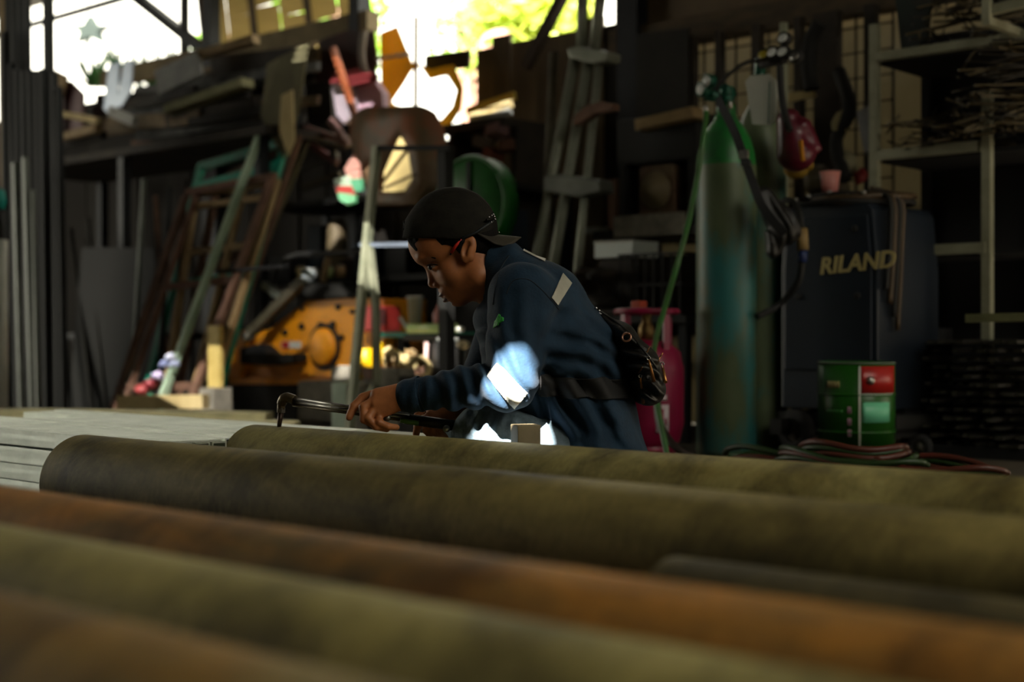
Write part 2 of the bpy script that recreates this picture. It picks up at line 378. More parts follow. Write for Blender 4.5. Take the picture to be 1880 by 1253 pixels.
# ================================================================== steel pipes in the foreground
def pipe_mat(name, base, rust, dark, rough=.5, rustlo=.5, seed=0.):
    m = mat(name, base, rough=rough+.12, metal=.05, spec=.3); nt = m.node_tree; b = nt.nodes['Principled BSDF']; L = nt.links
    tc = nt.nodes.new('ShaderNodeTexCoord'); r0 = nt.nodes.new('ShaderNodeMapping'); r0.inputs['Rotation'].default_value = (0, 0, -math.atan2(D.y, D.x)); r0.inputs['Location'].default_value = (seed, 0, 0)
    L.new(tc.outputs['Object'], r0.inputs[0])
    def nz(scl, scale, detail):
        mp = nt.nodes.new('ShaderNodeMapping'); mp.inputs['Scale'].default_value = scl; L.new(r0.outputs[0], mp.inputs[0])
        n = nt.nodes.new('ShaderNodeTexNoise'); n.inputs['Scale'].default_value = scale; n.inputs['Detail'].default_value = detail; n.inputs['Roughness'].default_value = .65; n.inputs['Distortion'].default_value = .6
        L.new(mp.outputs[0], n.inputs['Vector']); return n.outputs['Fac']
    def ramp(f, p0, c0, p1, c1):
        r = nt.nodes.new('ShaderNodeValToRGB'); e = r.color_ramp.elements; e[0].position = p0; e[0].color = lin(c0); e[1].position = p1; e[1].color = lin(c1); L.new(f, r.inputs[0]); return r.outputs[0]
    big = ramp(nz((1, 2.2, 2.2), 2.2, 7), rustlo-.1, base, rustlo+.14, rust)
    st = ramp(nz((1.6, 1.0, 1.4), 2.6, 9), .34, dark, .56, 'ffffff'); fine = ramp(nz((2, 1, 1), 38, 4), .25, '9a9a9a', .7, 'ffffff')
    out = big
    for q, k in ((st, .8), (fine, .5)):
        mx = nt.nodes.new('ShaderNodeMix'); mx.data_type = 'RGBA'; mx.blend_type = 'MULTIPLY'; mx.inputs[0].default_value = k; L.new(out, mx.inputs[6]); L.new(q, mx.inputs[7]); out = mx.outputs[2]
    L.new(out, b.inputs['Base Color'])
    bp = nt.nodes.new('ShaderNodeBump'); bp.inputs['Strength'].default_value = .25; bp.inputs['Distance'].default_value = .004; L.new(nz((2, 1, 1), 26, 5), bp.inputs['Height']); L.new(bp.outputs[0], b.inputs['Normal'])
    return m
mp1 = pipe_mat('dusty_olive_steel', 'aa9e62', '8a7a40', '4a4636', rustlo=.55, seed=1)
mp2 = pipe_mat('dark_mill_scale', '94844c', '6c6034', '3a362c', rough=.45, seed=5)
mp2b = pipe_mat('dark_thin_pipe', '5a5030', '3c3622', '3a362c', rough=.5, seed=2)
mp3 = pipe_mat('rusty_steel', 'b87c2c', '6e5a32', '2e2a20', rustlo=.52, seed=9)
mp4 = pipe_mat('dull_olive_steel', 'a6985a', '8a782c', '2c2c28', rustlo=.6, seed=14)
mp5 = pipe_mat('brown_olive_steel', '9a7430', '8c7e4e', '5c5638', rustlo=.5, seed=21)
def pipe(p, s0, s1, R, m, label, wall=.008, z=None):
    L = s1-s0
    o = MB().lathe(PS(p, s0, R if z is None else z), [(R-wall, .0), (R, 0), (R, L), (R-wall, L), (R-wall, 0)], seg=72, axis=D, xdir=(0, 0, 1)).obj('steel_pipe', m)
    o.data.polygons.foreach_set('use_smooth', [True]*len(o.data.polygons))
    mdf = o.modifiers.new('edge', 'EDGE_SPLIT'); mdf.split_angle = math.radians(40)
    return tag(o, label, 'pipe', 'steel pipes laid across the floor')
pipe(2.267, -2.6, 2.977, .11, mp1, 'dusty olive steel pipe furthest back, under the cutting torch')
pipe(1.768, -2.6, 2.97, .11, mp2, 'dark brown steel pipe with its bare rounded end beside the square tubes')
pipe(1.47, -2.6, sp(1235, 1.47), .085, mp2b, 'thin dark steel pipe lying low between two thick pipes on the right')
pipe(1.073, -2.6, 3.0, .11, mp3, 'orange rusty steel pipe with dark bands, third thick pipe from the worker')
pipe(.847, -2.6, 3.0, .11, mp4, 'dull olive steel pipe with a black stain, blurred in the foreground')
pipe(.620, -2.6, 3.0, .11, mp5, 'brown olive steel pipe nearest the camera in the bottom left corner')
# galvanised square tubes stacked on the left
ct = .046; tl = {}
def sq_tube(L):
    k = round(L, 1)
    if k not in tl:
        mb = MB(); a = ct/2-.0015; b = a-.004
        o4 = [(a, a), (-a, a), (-a, -a), (a, -a)]; i4 = [(b, b), (-b, b), (-b, -b), (b, -b)]
        vs = [[mb.bm.verts.new((x, y, z)) for x, y in q] for z in (0, k) for q in (o4, i4)]
        for j in range(4):
            l = (j+1) % 4
            mb.bm.faces.new((vs[0][j], vs[0][l], vs[2][l], vs[2][j])); mb.bm.faces.new((vs[1][j], vs[1][l], vs[3][l], vs[3][j]))
            mb.bm.faces.new((vs[0][j], vs[0][l], vs[1][l], vs[1][j])); mb.bm.faces.new((vs[2][j], vs[2][l], vs[3][l], vs[3][j]))
        me = mb.mesh('square_tube'); me.materials.append(m_gal); tl[k] = me
    return tl[k]
rng = random.Random(3)
rotD = Matrix((( -N.x, 0, D.x, 0), (-N.y, 0, D.y, 0), (0, 1, 0, 0), (0, 0, 0, 1)))
for row in range(4):
    for col in range(14):
        s0 = 2.92 if col < 3 else (3.0+rng.uniform(0, .02) if col < 9 else 2.4+rng.uniform(0, .1))
        if row == 4 and col < 9: continue
        far = 5.6 if row < 2 else (4.3+rng.uniform(-.25, .35) if col > 5 else 5.2)
        z = ct*(row+.5)+.002+(rng.uniform(0, .006) if row == 3 else 0)
        o = bpy.data.objects.new('square_tube', sq_tube(round(far-s0, 1))); COL.objects.link(o)
        o.matrix_world = Matrix.Translation(PS(1.99+ct*(col+.5)*1.10+rng.uniform(-.001, .001), s0, z)) @ Matrix.Rotation(rng.uniform(-.0008, .0008), 4, 'Z') @ rotD
        tag(o, 'galvanised square steel tube in the long stack behind the pipe ends', 'steel tube', 'galvanised tubes stacked on the floor')
# ================================================================== the worker
Y0 = 3.55
def M(px, py, dy=0.): return W(px, py, Y0+dy)
def pxm(n, dy=0.): return n*(Y0+dy)/FPX
m_skin = mat('brown_skin', 'b87342', 'a2633a', rough=.48, scale=30, bump=.05)
m_lip = mat('lip_skin', '5a2f26', rough=.45)
m_navy = mat('navy_drill_cloth', '15293a', '1b3346', rough=.8, scale=25, bump=.25, spec=.25)
sh_ = m_navy.node_tree.nodes['Principled BSDF']; sh_.inputs['Sheen Weight'].default_value = .05; sh_.inputs['Sheen Roughness'].default_value = .5
m_jean = mat('pale_jeans', '5a6a70', '71808a', rough=.85, scale=40, bump=.4, spec=.2)
m_cap = mat('black_cap_cloth', '16140f', '221f18', rough=.85, scale=30, bump=.3, spec=.2)
m_hair = mat('black_hair', '080706', '100d0a', rough=.8, scale=60, stretch=(1, 1, .3), bump=.6, spec=.15)
m_refl = mat('reflective_tape', 'a8a596', 'b5b2a2', rough=.35, scale=30)
FR = math.radians; UPV = Vector((0, 0, 1))
# ---- head and neck
g = SDF(M(738, 348, 0)-Vector((0, .13, .33)), M(985, 340, 0)+Vector((0, .13, .0)), .0022)
g.ell(M(832, 425), (.107, .076, .094), .01, rot=FR(18))
g.ell(M(795, 452), (.057, .066, .052), .03)
g.ell(M(838, 498), (.058, .060, .062), .03)
for sgn in (-1, 1):
    g.cone(M(842, 542, sgn*.012), M(876, 508, sgn*.046), .022, .030, .03)
    g.ell(M(828, 500, sgn*.044), (.024, .020, .022), .02)          # cheek
    g.ell(M(773, 474, sgn*.024), (.012, .028, .009), .014, rot=FR(25))    # brow
g.cone(M(842, 543, -.010), M(842, 543, .010), .0225, .0225, .014)         # chin
g.ell(M(824, 535), (.024, .03, .022), .014)                                # muzzle
g.cone(M(788, 487), M(796, 518), .0100, .0125, .009)                       # nose
g.ell(M(795.5, 520.5), (.0135, .0125, .0115), .005)
for sgn in (-1, 1):
    g.ell(M(804, 523, sgn*.0145), (.0115, .0085, .0090), .004)
    g.ell(M(787, 489, sgn*.050), (.017, .022, .014), .012, op='sub')      # eye socket
    g.ell(M(799, 489, sgn*.0365), (.0155, .0135, .0125), .004)            # lids over the eye
    g.ell(M(791, 490.5, sgn*.046), (.0125, .012, .0030), .002, rot=FR(12), op='sub')   # slit between the lids
    g.ell(M(801, 531, sgn*.008), (.005, .0035, .0025), .002, op='sub')
g.ell(M(813, 540.5), (.0125, .022, .0055), .0035, rot=FR(32))              # upper lip
g.ell(M(820.5, 549.5), (.0120, .019, .0062), .0035, rot=FR(32))            # lower lip
g.cone(M(808, 546.5, -.02), M(808, 546.5, .02), .0022, .0022, .002, op='sub')
g.cone(M(808, 546.5, -.012), M(822, 541, -.027), .0018, .0012, .002, op='sub')
g.ell(M(827, 556), (.008, .018, .004), .006, rot=FR(32), op='sub')
for sgn in (-1, 1):                                                       # ears
    g.ell(M(860, 458, sgn*.079), (.0185, .0075, .034), .006, rot=FR(-14))
    g.ell(M(856, 457, sgn*.088), (.0105, .011, .021), .003, rot=FR(-14), op='sub')
    g.ell(M(862, 462, sgn*.083), (.006, .004, .014), .003, rot=FR(-14))
    g.ell(M(864, 474, sgn*.079), (.009, .006, .009), .004)
g.cone(M(880, 492), M(945, 555), .062, .066, .03, sy=.95)
head = g.nets()
# ---- hands (skin)
def hand(g, wrist, palm, fingers, thumb):
    g.chain(wrist, [.025, .023][:len(wrist)], .01)
    for a, b, ra, rb in palm: g.cone(a, b, ra, rb, .012)
    for pts, r in fingers: g.chain(pts, [r*1.08, r*1.0, r*.95, r*.82][:len(pts)], .0035)
    g.chain(thumb, [.0125, .0105, .0095][:len(thumb)], .006)
a = -.17
h1 = SDF(M(622, 690, -.30)-Vector((0, 0, .16)), M(790, 690, -.08)+Vector((0, 0, .02)), .0018)
hand(h1, [M(765, 728, a), M(735, 728, a)],
     [(M(737, 722, a), M(694, 727, a+.004), .024, .019), (M(737, 732, a-.004), M(690, 742, a-.006), .023, .018), (M(735, 738, a-.004), M(697, 758, a-.010), .020, .015)],
     [([M(688, 724, a+.012), M(666, 731, a+.014), M(650, 747, a+.006), M(641, 766, a-.002)], .0112),
      ([M(684, 738, a-.006), M(667, 748, a-.014), M(668, 770, a-.020), M(682, 779, a-.010)], .0105),
      ([M(688, 751, a-.012), M(676, 768, a-.024), M(690, 783, a-.022), M(710, 788, a-.010)], .0098),
      ([M(696, 762, a-.012), M(696, 776, a-.026), M(712, 783, a-.024), M(728, 785, a-.012)], .0086)],
     [M(722, 748, a+.02), M(700, 765, a+.034), M(682, 772, a+.03)])
hand1 = h1.nets()
b = -.04
h2 = SDF(M(745, 730, b-.09)-Vector((0, 0, .12)), M(860, 730, b+.10)+Vector((0, 0, .02)), .0018)
hand(h2, [M(850, 742, b+.05), M(828, 752, b+.02)],
     [(M(830, 750, b+.01), M(795, 764, b), .024, .02), (M(832, 758, b), M(806, 772, b-.012), .022, .017)],
     [([M(792, 765, b), M(776, 771, b-.02), M(767, 783, b-.026), M(764, 797, b-.012)], .0105),
      ([M(800, 770, b-.008), M(788, 777, b-.028), M(783, 790, b-.032), M(790, 800, b-.016)], .0105),
      ([M(808, 774, b-.012), M(799, 781, b-.032), M(797, 793, b-.034), M(806, 802, b-.018)], .0098),
      ([M(816, 777, b-.012), M(811, 784, b-.03), M(810, 795, b-.03), M(818, 803, b-.018)], .0086)],
     [M(812, 757, b+.015), M(786, 758, b+.02), M(766, 764, b+.012)])
hand2 = h2.nets()
# ---- the body under the clothes
c = SDF((-.34, 3.12, .0), (.42, 4.0, .72), .009)
c.chain([M(935, 535), M(1000, 575), M(1060, 665), M(1090, 770), M(1110, 850)], [.06, .085, .088, .085, .10], .04, sy=1.5)
for sgn, el, wr in ((-1, M(938, 712, -.22), M(760, 727, -.17)), (1, M(885, 700, .16), M(846, 744, .01))):
    sh = M(958, 535, sgn*.165); c.chain([sh, el, wr], [.05, .04, .024], .03)
for sgn in (-1, 1):
    c.chain([M(1105, 850, sgn*.09), M(888, 804, -.10 if sgn < 0 else .13), M(960 if sgn < 0 else 1030, 925, .10 if sgn < 0 else -.05)], [.07, .05, .035], .03)
body = c.nets()
me = np_mesh('person', [head, hand1, hand2, body])
me.materials.append(m_skin); me.materials.append(m_lip)
lipa, lipb = M(811, 541), M(818, 550)
mi = np.zeros(len(me.polygons), np.int32); cen = np.zeros(len(me.polygons)*3, np.float32); me.polygons.foreach_get('center', cen); cen = cen.reshape(-1, 3)
for q in (lipa, lipb):
    dv = cen-np.array(q); mi[((dv[:, 0]/.014)**2+(dv[:, 1]/.024)**2+(dv[:, 2]/.0068)**2) < 1] = 1
me.polygons.foreach_set('material_index', mi)
man = link('person', me, None)
tag(man, 'worker in navy jacket and backwards black cap crouching with a cutting torch', 'person')
# ---- eyes, brows
for sgn in (-1, 1):
    e = MB().ico(M(797.5, 489.5, sgn*.0355), .0120, 3).obj('eyeball', mat('eye_white', '9a8c80', rough=.15), man)
    MB().ico(M(790.5, 491, sgn*.0405), .0068, 2).obj('iris', mat('dark_iris', '140c08', rough=.1), e)
    MB().tube(smooth_path([M(783.5, 488, sgn*.041), M(789, 486, sgn*.0475), M(797, 485.5, sgn*.050), M(806, 488, sgn*.049)], 5), [.0014]*15+[.0008], 8).obj('eyelashes', m_hair, man)
    MB().tube(smooth_path([M(767, 476, sgn*.028), M(774, 471, sgn*.041), M(787, 470, sgn*.0530), M(800, 475, sgn*.0585)], 5), [.0020, .003, .0036]+[.0036]*9+[.003, .0025, .002, .0012], 8).obj('eyebrow', m_hair, man)
# ---- hair and cap
g = SDF(M(732, 345, 0)-Vector((0, .12, .22)), M(945, 340, 0)+Vector((0, .12, .0)), .003)
g.ell(M(833, 426), (.111, .0805, .097), .01, rot=FR(18))
g.ell(M(890, 455), (.040, .058, .032), .03, rot=FR(-35))
g.ell(M(795, 449), (.0585, .063, .050), .015)
g.ell(M(846, 448, -.078), (.007, .006, .024), .008, rot=FR(-10)); g.ell(M(846, 448, .078), (.007, .006, .024), .008, rot=FR(-10))
g.ell(M(792, 497), (.066, .2, .0505), .004, rot=FR(-22), op='sub')
g.ell(M(822, 488), (.037, .2, .050), .004, op='sub')
g.ell(M(862, 500), (.032, .2, .052), .004, rot=FR(10), op='sub')
for sgn in (-1, 1):
    g.cone(M(757, 440, sgn*.030), M(768, 457, sgn*.045), .012, .009, .006); g.cone(M(768, 440, sgn*.045), M(783, 446, sgn*.056), .012, .008, .006); g.cone(M(783, 440, sgn*.058), M(850, 443, sgn*.076), .008, .008, .006)
for i in range(9): g.cone(M(752+rng.uniform(-4, 4), 415+rng.uniform(-12, 14), rng.uniform(-.03, .03)), M(742+rng.uniform(-3, 4), 412+rng.uniform(-12, 14), rng.uniform(-.04, .04)), .006, .003, .004)
V, Q = g.nets(); link('hair', np_mesh('hair', [(V, Q)]), m_hair, man)
g = SDF(M(725, 338, 0)-Vector((0, .13, .20)), M(935, 338, 0)+Vector((0, .13, .0)), .003)
g.ell(M(828, 425), (.116, .0875, .106), .01, rot=FR(10))
g.ell(M(776, 432), (.048, .070, .04), .03)
g.ell(M(829, 419), (.112, .0835, .102), .0, rot=FR(10), op='add')
g.plane(M(800, 442), (-.05, 0, -1)); g.plane(M(868, 437), (.28, 0, -1))
g.ell(M(740, 424), (.022, .035, .024), .004, op='sub')      # strap opening over the forehead
V, Q = g.nets(); cme = np_mesh('cap', [(V, Q)], 1); capo = link('cap', cme, m_cap, man)
mb = MB(); nu, nv = 10, 20; grid = []
for i in range(nu+1):
    row = []
    for j in range(nv+1):
        v = -1+2*j/nv; u = i/nu; reach = math.sqrt(max(0, 1-(abs(v)**2.6)))*.80+.20*(1-abs(v))
        x0 = 872+14*(1-v*v); x = x0+u*reach*(957-x0)
        y = 427+(x-872)*.11+v*v*u*reach*52
        row.append(mb.bm.verts.new(M(x, y, v*.078)))
    grid.append(row)
for i in range(nu):
    for j in range(nv):
        f = mb.bm.faces.new((grid[i][j], grid[i][j+1], grid[i+1][j+1], grid[i+1][j])); f.smooth = True
bmesh.ops.remove_doubles(mb.bm, verts=mb.bm.verts, dist=.0005)
bo = mb.obj('brim', mat('worn_brim', '2b261c', '3a3427', rough=.8, scale=20), man)
sm = bo.modifiers.new('th', 'SOLIDIFY'); sm.thickness = .003; sm.offset = 0
MB().tube(smooth_path([M(848, 437, -.083), M(870, 429, -.085), M(893, 414, -.072), M(905, 405, -.04)]), .0035, 8).obj('cap_band', mat('band_blueblack', '0d1417', rough=.6), man)
st = thing('cap_pin', 'small silver studs pinned on the side of the black cap', 'pin', M(905, 402, -.05))
for (x, y) in ((898, 399), (903, 396), (908, 398), (909, 403), (902, 408), (906, 394), (916, 427)):
    MB().ico(M(x, y, -.058 if x < 912 else -.05), .0026, 1).obj('stud', mat('chrome', 'c8c8c8', rough=.2, metal=1), st)
MB().tube(smooth_path([M(893, 404, -.066), M(902, 402, -.056), M(910, 401, -.045)]), .003, 6).obj('pin_base', m_cap, st)
rp = thing('pencil', 'short red pencil tucked in front of the ear', 'pencil', M(833, 458, -.08))
MB().tube([M(828.5, 465, -.0745), M(838, 450, -.0795), M(848, 440, -.081)], [.0038, .0042, .0042], 8).obj('shaft', mat('pencil_red', 'd2382c', rough=.4), rp)
MB().tube([M(826, 469, -.073), M(828.5, 465, -.0745)], [.0006, .0036], 8).obj('tip', mat('pencil_tip', '14100e', rough=.6), rp)
# ---- jacket
j = SDF((-.36, 3.10, .06), (.43, 4.02, .72), .0042)
j.chain([M(938, 515), M(985, 566), M(1045, 655), M(1082, 752)], [.076, .112, .116, .100], .05, sy=1.55)
j.cone(M(1082, 752), M(1100, 870), .102, .137, .05, sy=1.72)
j.cone(M(905, 590), M(960, 690), .05, .09, .05, sy=1.7)                      # chest front
j.cone(M(960, 690), M(1040, 770), .085, .09, .05, sy=1.5)
SHN, ELN, WRN = M(958, 545, -.175), M(938, 703, -.225), M(752, 727, -.172)
MIDN = (ELN*.5+WRN*.5)+Vector((0, 0, .002))
j.cone(SHN, ELN, .082, .062, .035); j.cone(ELN, MIDN, .056, .047, .02); j.cone(MIDN, WRN, .047, .037, .02)
j.ell(M(922, 715, -.23), (.05, .045, .042), .03)
SHF, ELF, WRF = M(950, 545, .175), M(888, 695, .17), M(842, 744, .02)
j.cone(SHF, ELF, .078, .058, .04); j.cone(ELF, WRF, .055, .037, .02)
# collar
j.cone(M(916, 492), M(938, 520), .072, .088, .012, sy=1.05)
j.cone(M(935, 468), M(915, 545), .030, .026, .012, sy=2.6)
j.cone(M(893, 512), M(935, 570), .066, .060, .0, sy=.97, op='sub'); j.cone(M(860, 470), M(900, 515), .07, .07, .006, sy=.9, op='sub')
# creases of the cloth
j.fold(M(905, 690, -.26), .06, (.8, 0, .45), .045, .0105, .5, 1.)
j.fold(M(850, 718, -.22), .055, (1, .0, .25), .05, .0065, .7, 2.)
j.fold(M(790, 728, -.20), .04, (1, 0, -.1), .030, .003, .5, .3)
j.fold(M(1085, 650, -.14), .08, (.35, 0, 1), .050, .0065, .6, 0.)
j.fold(M(1110, 760, -.14), .085, (.95, 0, .55), .060, .0095, .5, 2.2)
j.fold(M(1040, 740, -.14), .07, (.8, 0, .7), .045, .006, .6, 1.2)
j.fold(M(1000, 610, -.20), .06, (.7, 0, -.6), .06, .0035, .5, .5)
j.fold(M(945, 600, -.25), .07, (1, 0, .1), .055, .003, .4, 1.5)
j.fold(M(1040, 545, -.12), .07, (.7, 0, .7), .09, .003, .4, .2)
j.fold(M(880, 620, -.1), .05, (.4, .2, .9), .04, .006, .6, .2)
# seam of the sleeve and the slit of the cuff
def groove(g, pts, r, k=.003):
    for a_, b_ in zip(pts, pts[1:]): g.cone(a_, b_, r, r, k, op='sub')
V, Q = j.nets(); jme = np_mesh('jacket', [(V, Q)], 1); jac = link('jacket', jme, m_navy, man)
# pieces laid on the jacket's surface: cut out of a copy of it with planes, lifted and thickened
def decal(name, src, polygon, m, parent, lift=.0016, yref=3.4, th=.0016, wrap=False, planes=None, reach=.22):
    bm = bmesh.new(); bm.from_mesh(src)
    if planes is None:
        planes = []; n = len(polygon); eye = Vector((0, 0, CAMZ)); mid = sum((W(x, y, yref) for x, y in polygon), Vector())/n
        for i in range(n):
            a_, b_ = W(*polygon[i], yref), W(*polygon[(i+1) % n], yref)
            nr = (a_-eye).cross(b_-eye).normalized()
            if nr.dot(mid-eye) > 0: nr = -nr
            planes.append((a_, nr))
    for pt, nr in planes:
        bmesh.ops.bisect_plane(bm, geom=bm.verts[:]+bm.edges[:]+bm.faces[:], plane_co=pt, plane_no=nr, clear_outer=True)
    bm.normal_update()
    if not wrap:
        ym = min([v.co.y for v in bm.verts] or [0])
        bmesh.ops.delete(bm, geom=[f for f in bm.faces if f.normal.y > .15 or f.calc_center_median().y > ym+reach], context='FACES')
    for v in bm.verts: v.co += v.normal*lift
    me = bpy.data.meshes.new(name); bm.to_mesh(me); bm.free()
    if not len(me.polygons): print('EMPTY DECAL', name)
    o = link(name, me, m, parent); md = o.modifiers.new('th', 'SOLIDIFY'); md.thickness = th; md.offset = 1
    return o
from mathutils.bvhtree import BVHTree
def surf(me, px, py, lift=0.):
    if me.name not in BV: BV[me.name] = BVHTree.FromPolygons([v.co for v in me.vertices], [p.vertices for p in me.polygons])
    bv = BV[me.name]
    eye = Vector((0, 0, CAMZ)); dr = (W(px, py, 3.4)-eye).normalized(); h = bv.ray_cast(eye, dr)
    return (h[0]+h[1]*lift) if h[0] is not None else W(px, py, 3.5)
BV = {}
def seam(name, me, pts, r, m, parent):
    P = smooth_path([Vector((x, y, 0)) for x, y in pts], 8); return MB().tube([surf(me, q.x, q.y, .0002) for q in P], r, 6).obj(name, m, parent)
m_seam = mat('seam_thread', '0e1c28', rough=.8)
seam('seam', jme, [(930, 540), (942, 516), (968, 513), (990, 528), (1010, 549), (1026, 568)], .0014, m_seam, jac)
seam('seam', jme, [(770, 705), (768, 725), (775, 745), (782, 758)], .0012, m_seam, jac)
seam('collar_edge', jme, [(905, 560), (910, 525), (920, 492), (934, 470)], .0018, m_seam, jac)
decal('reflective_band', jme, [(1033, 503), (1049, 521), (1023, 561), (1011, 547)], m_refl, jac)
decal('reflective_band', jme, [(913, 668), (968, 722), (944, 750), (893, 692)], m_refl, jac, reach=.06)
decal('reflective_band', jme, [(962, 452), (1003, 474), (1000, 482), (960, 462)], m_refl, jac)
for lg in ([(907, 603), (910, 590), (915, 586), (917, 597)], [(911, 590), (917, 577), (920, 579), (918, 594)], [(916, 595), (921, 582), (925, 584), (925, 590)]):
    decal('leaf_emblem', jme, lg, mat('emblem_green', '1f8a2c', '2fae3a', rough=.6, scale=300), jac)
cuff_ax = (WRN-MIDN).normalized()
decal('cuff', jme, None, m_navy, jac, lift=.002, th=.002, wrap=True, planes=[(WRN-cuff_ax*.028, -cuff_ax), (WRN+cuff_ax*.2, cuff_ax), (M(800, 700, -.05), Vector((0, 1, 0))), (M(800, 700, 0), Vector((1, 0, 0)))])
# ---- jeans, shoes
q = SDF((-.30, 3.12, .0), (.42, 4.0, .44), .0055)
for sgn in (-1, 1):
    hip, kn, an = M(1110, 850, sgn*.09), (M(888, 803, -.105) if sgn < 0 else M(868, 815, .15)), (M(965, 925, .12) if sgn < 0 else M(1040, 925, -.02))
    q.cone(hip, kn, .090, .077, .03); q.cone(kn, an, .072, .052, .02)
q.cone(M(1110, 860, -.07), M(1110, 860, .07), .095, .095, .04)
q.fold(M(905, 775, -.16), .05, (.9, 0, -.5), .030, .006, .6, .4); q.fold(M(980, 790, -.18), .05, (.5, 0, .9), .04, .004, .6, .4)
q.fold(M(865, 800, -.17), .04, (.9, 0, .5), .03, .004, .6, .9)
V, Q = q.nets(); link('jeans', np_mesh('jeans', [(V, Q)], 1), m_jean, man)
q = SDF((-.30, 3.2, -.01), (.42, 4.0, .2), .006)
for pa, pb in ((M(985, 920, .15), M(920, 925, .22)), (M(1060, 920, -.05), M(1000, 928, -.13))):
    q.cone(Vector((pa.x, pa.y, .05)), Vector((pb.x, pb.y, .04)), .048, .040, .02, sy=1.0)
q.plane((0, 0, .003), (0, 0, -1))
V, Q = q.nets(); link('shoes', np_mesh('shoes', [(V, Q)]), mat('black_leather', '14110f', rough=.5), man)
# ---- waist bag on the back
wbag = thing('waist_bag', 'black leather waist bag with brass zips on the lower back', 'bag', M(1160, 660, 0))
m_leather = mat('black_grained_leather', '100f0d', '1d1b17', rough=.42, scale=40, bump=.35)
q = SDF(M(1060, 560, -.24)-Vector((0, 0, .30)), M(1245, 545, .24), .0042)
q.chain([M(1104, 582), M(1140, 618), M(1172, 668), M(1190, 715)], [.012, .030, .044, .040], .025, sy=3.6)
q.ell(M(1178, 700), (.055, .15, .045), .02, rot=FR(-50))
q.fold(M(1165, 665, -.15), .05, (.2, 0, 1), .032, .005, .7, .3); q.fold(M(1195, 715, -.13), .04, (.6, 0, 1), .028, .005, .7, 1.3)
q.fold(M(1130, 615, -.12), .04, (.6, 0, .5), .04, .003, .6, .3)
V, Q = q.nets(); bme = np_mesh('bag', [(V, Q)], 1); link('body', bme, m_leather, wbag)
decal('belt', jme, None, mat('webbing_black', '0d0c0b', '151311', rough=.75, scale=40), wbag, lift=.004, th=.003, wrap=True,
      planes=[(M(1050, 689, 0), Vector((.05, 0, 1))), (M(1050, 725, 0), Vector((-.05, 0, -1))), (M(985, 700, 0), Vector((-1, 0, 0)))])
m_brass = mat('brass', 'b07a45', rough=.35, metal=.8)
for (x1, y1, x2, y2) in ((1178, 694, 1183, 736), (1190, 660, 1197, 703), (1213, 672, 1218, 702)):
    A_, B_ = surf(bme, x1, y1, .004), surf(bme, x2, y2, .006)
    z = MB().tube([A_, A_*.75+B_*.25+Vector((0, -.004, 0)), B_], [.0028, .0034, .0045], 8).obj('zip_pull', m_brass, wbag)
    MB().torus(A_+UPV*.004, .004, .0014, (0, 1, 0), 14, 6).obj('zip_slider', MATS['chrome'], z)
    MB().tube([surf(bme, x1-5+3*k, y1-9-5*k, .001) for k in range(4)], .0016, 6).obj('zip_teeth', m_brass, z)
MB().torus(surf(bme, 1151, 619, .002), .0105, .0028, (.35, 1, -.4), 24, 8).obj('eyelet', mat('copper', 'b0806a', rough=.3, metal=.8), wbag)
MB().tube([surf(bme, x, y, .001) for x, y in ((1102, 572), (1112, 579), (1130, 592), (1150, 608), (1170, 630), (1190, 655), (1205, 678))], .003, 8).obj('piping', m_leather, wbag)
MB().ico(surf(jme, 1094, 566, .004), .0045, 1).ico(surf(jme, 1100, 571, .004), .0042, 1).obj('buckle', MATS['chrome'], wbag)
# ---- cutting torch
tt = thing('cutting_torch', 'brass and steel gas cutting torch held over the rear pipe', 'cutting torch', W(512, 782, 3.60))
m_oldbrass = mat('dull_brass', '4d4230', '6b5a3c', rough=.4, metal=.7, scale=40)
m_steel = mat('worn_steel', '8d8a84', 'b0ada6', rough=.3, metal=.9, scale=30)
hd = MB().tube(smooth_path([W(516.5, 752, 3.60), W(517, 742, 3.60), W(521, 733, 3.595), W(530, 731, 3.588), W(541, 735, 3.58)], 6), [.0105]*6+[.0125]*6+[.0135]*6+[.0125]*6+[.0125], 14).obj('torch_head', m_oldbrass, tt)
MB().lathe(W(516, 758, 3.60), [(0, 0), (.0115, 0), (.0115, .012), (.009, .014), (0, .014)], 6, axis=(.06, 0, 1), smooth=False).obj('nozzle_nut', m_steel, tt)
MB().tube([W(516, 757, 3.60), W(512, 787, 3.60)], [.0078, .0050], 12).obj('nozzle', mat('sooty_copper', '3a302a', '5c463a', rough=.4, metal=.6, scale=60), tt)
for k, (y1, y2, c_) in enumerate(((731, 749, m_steel), (737, 755, m_steel), (743, 760, m_oldbrass))):
    MB().tube([W(538, y1+1, 3.58+.004*k), W(660, y2+1, 3.41+.004*k), W(752, y2+13, 3.41+.004*k)], .0042, 10).obj('gas_tube', c_, tt)
MB().tube([W(742, 769, 3.415), W(850, 784, 3.45)], .013, 14).obj('handle', mat('black_grip', '0e0d0c', rough=.5), tt)
MB().tube([W(735, 772, 3.40), W(768, 778, 3.41)], .006, 10).obj('lever', mat('green_lever', '4f7a1f', rough=.4), tt)
for (x, y, Y) in ((711, 768, 3.385), (820, 788, 3.41)):
    MB().lathe(W(x, y, Y), [(0, 0), (.008, 0), (.009, .004), (.008, .010), (0, .010)], 12, axis=(0, -1, .2)).obj('valve_knob', m_steel, tt)
MB().tube(smooth_path([W(850, 784, 3.45), W(880, 800, 3.5), W(900, 860, 3.75), W(880, 930, 4.0), W(960, 905, 4.25)]), .008, 10).obj('gas_hose', mat('dark_green_hose', '1f2e1a', rough=.5), tt)
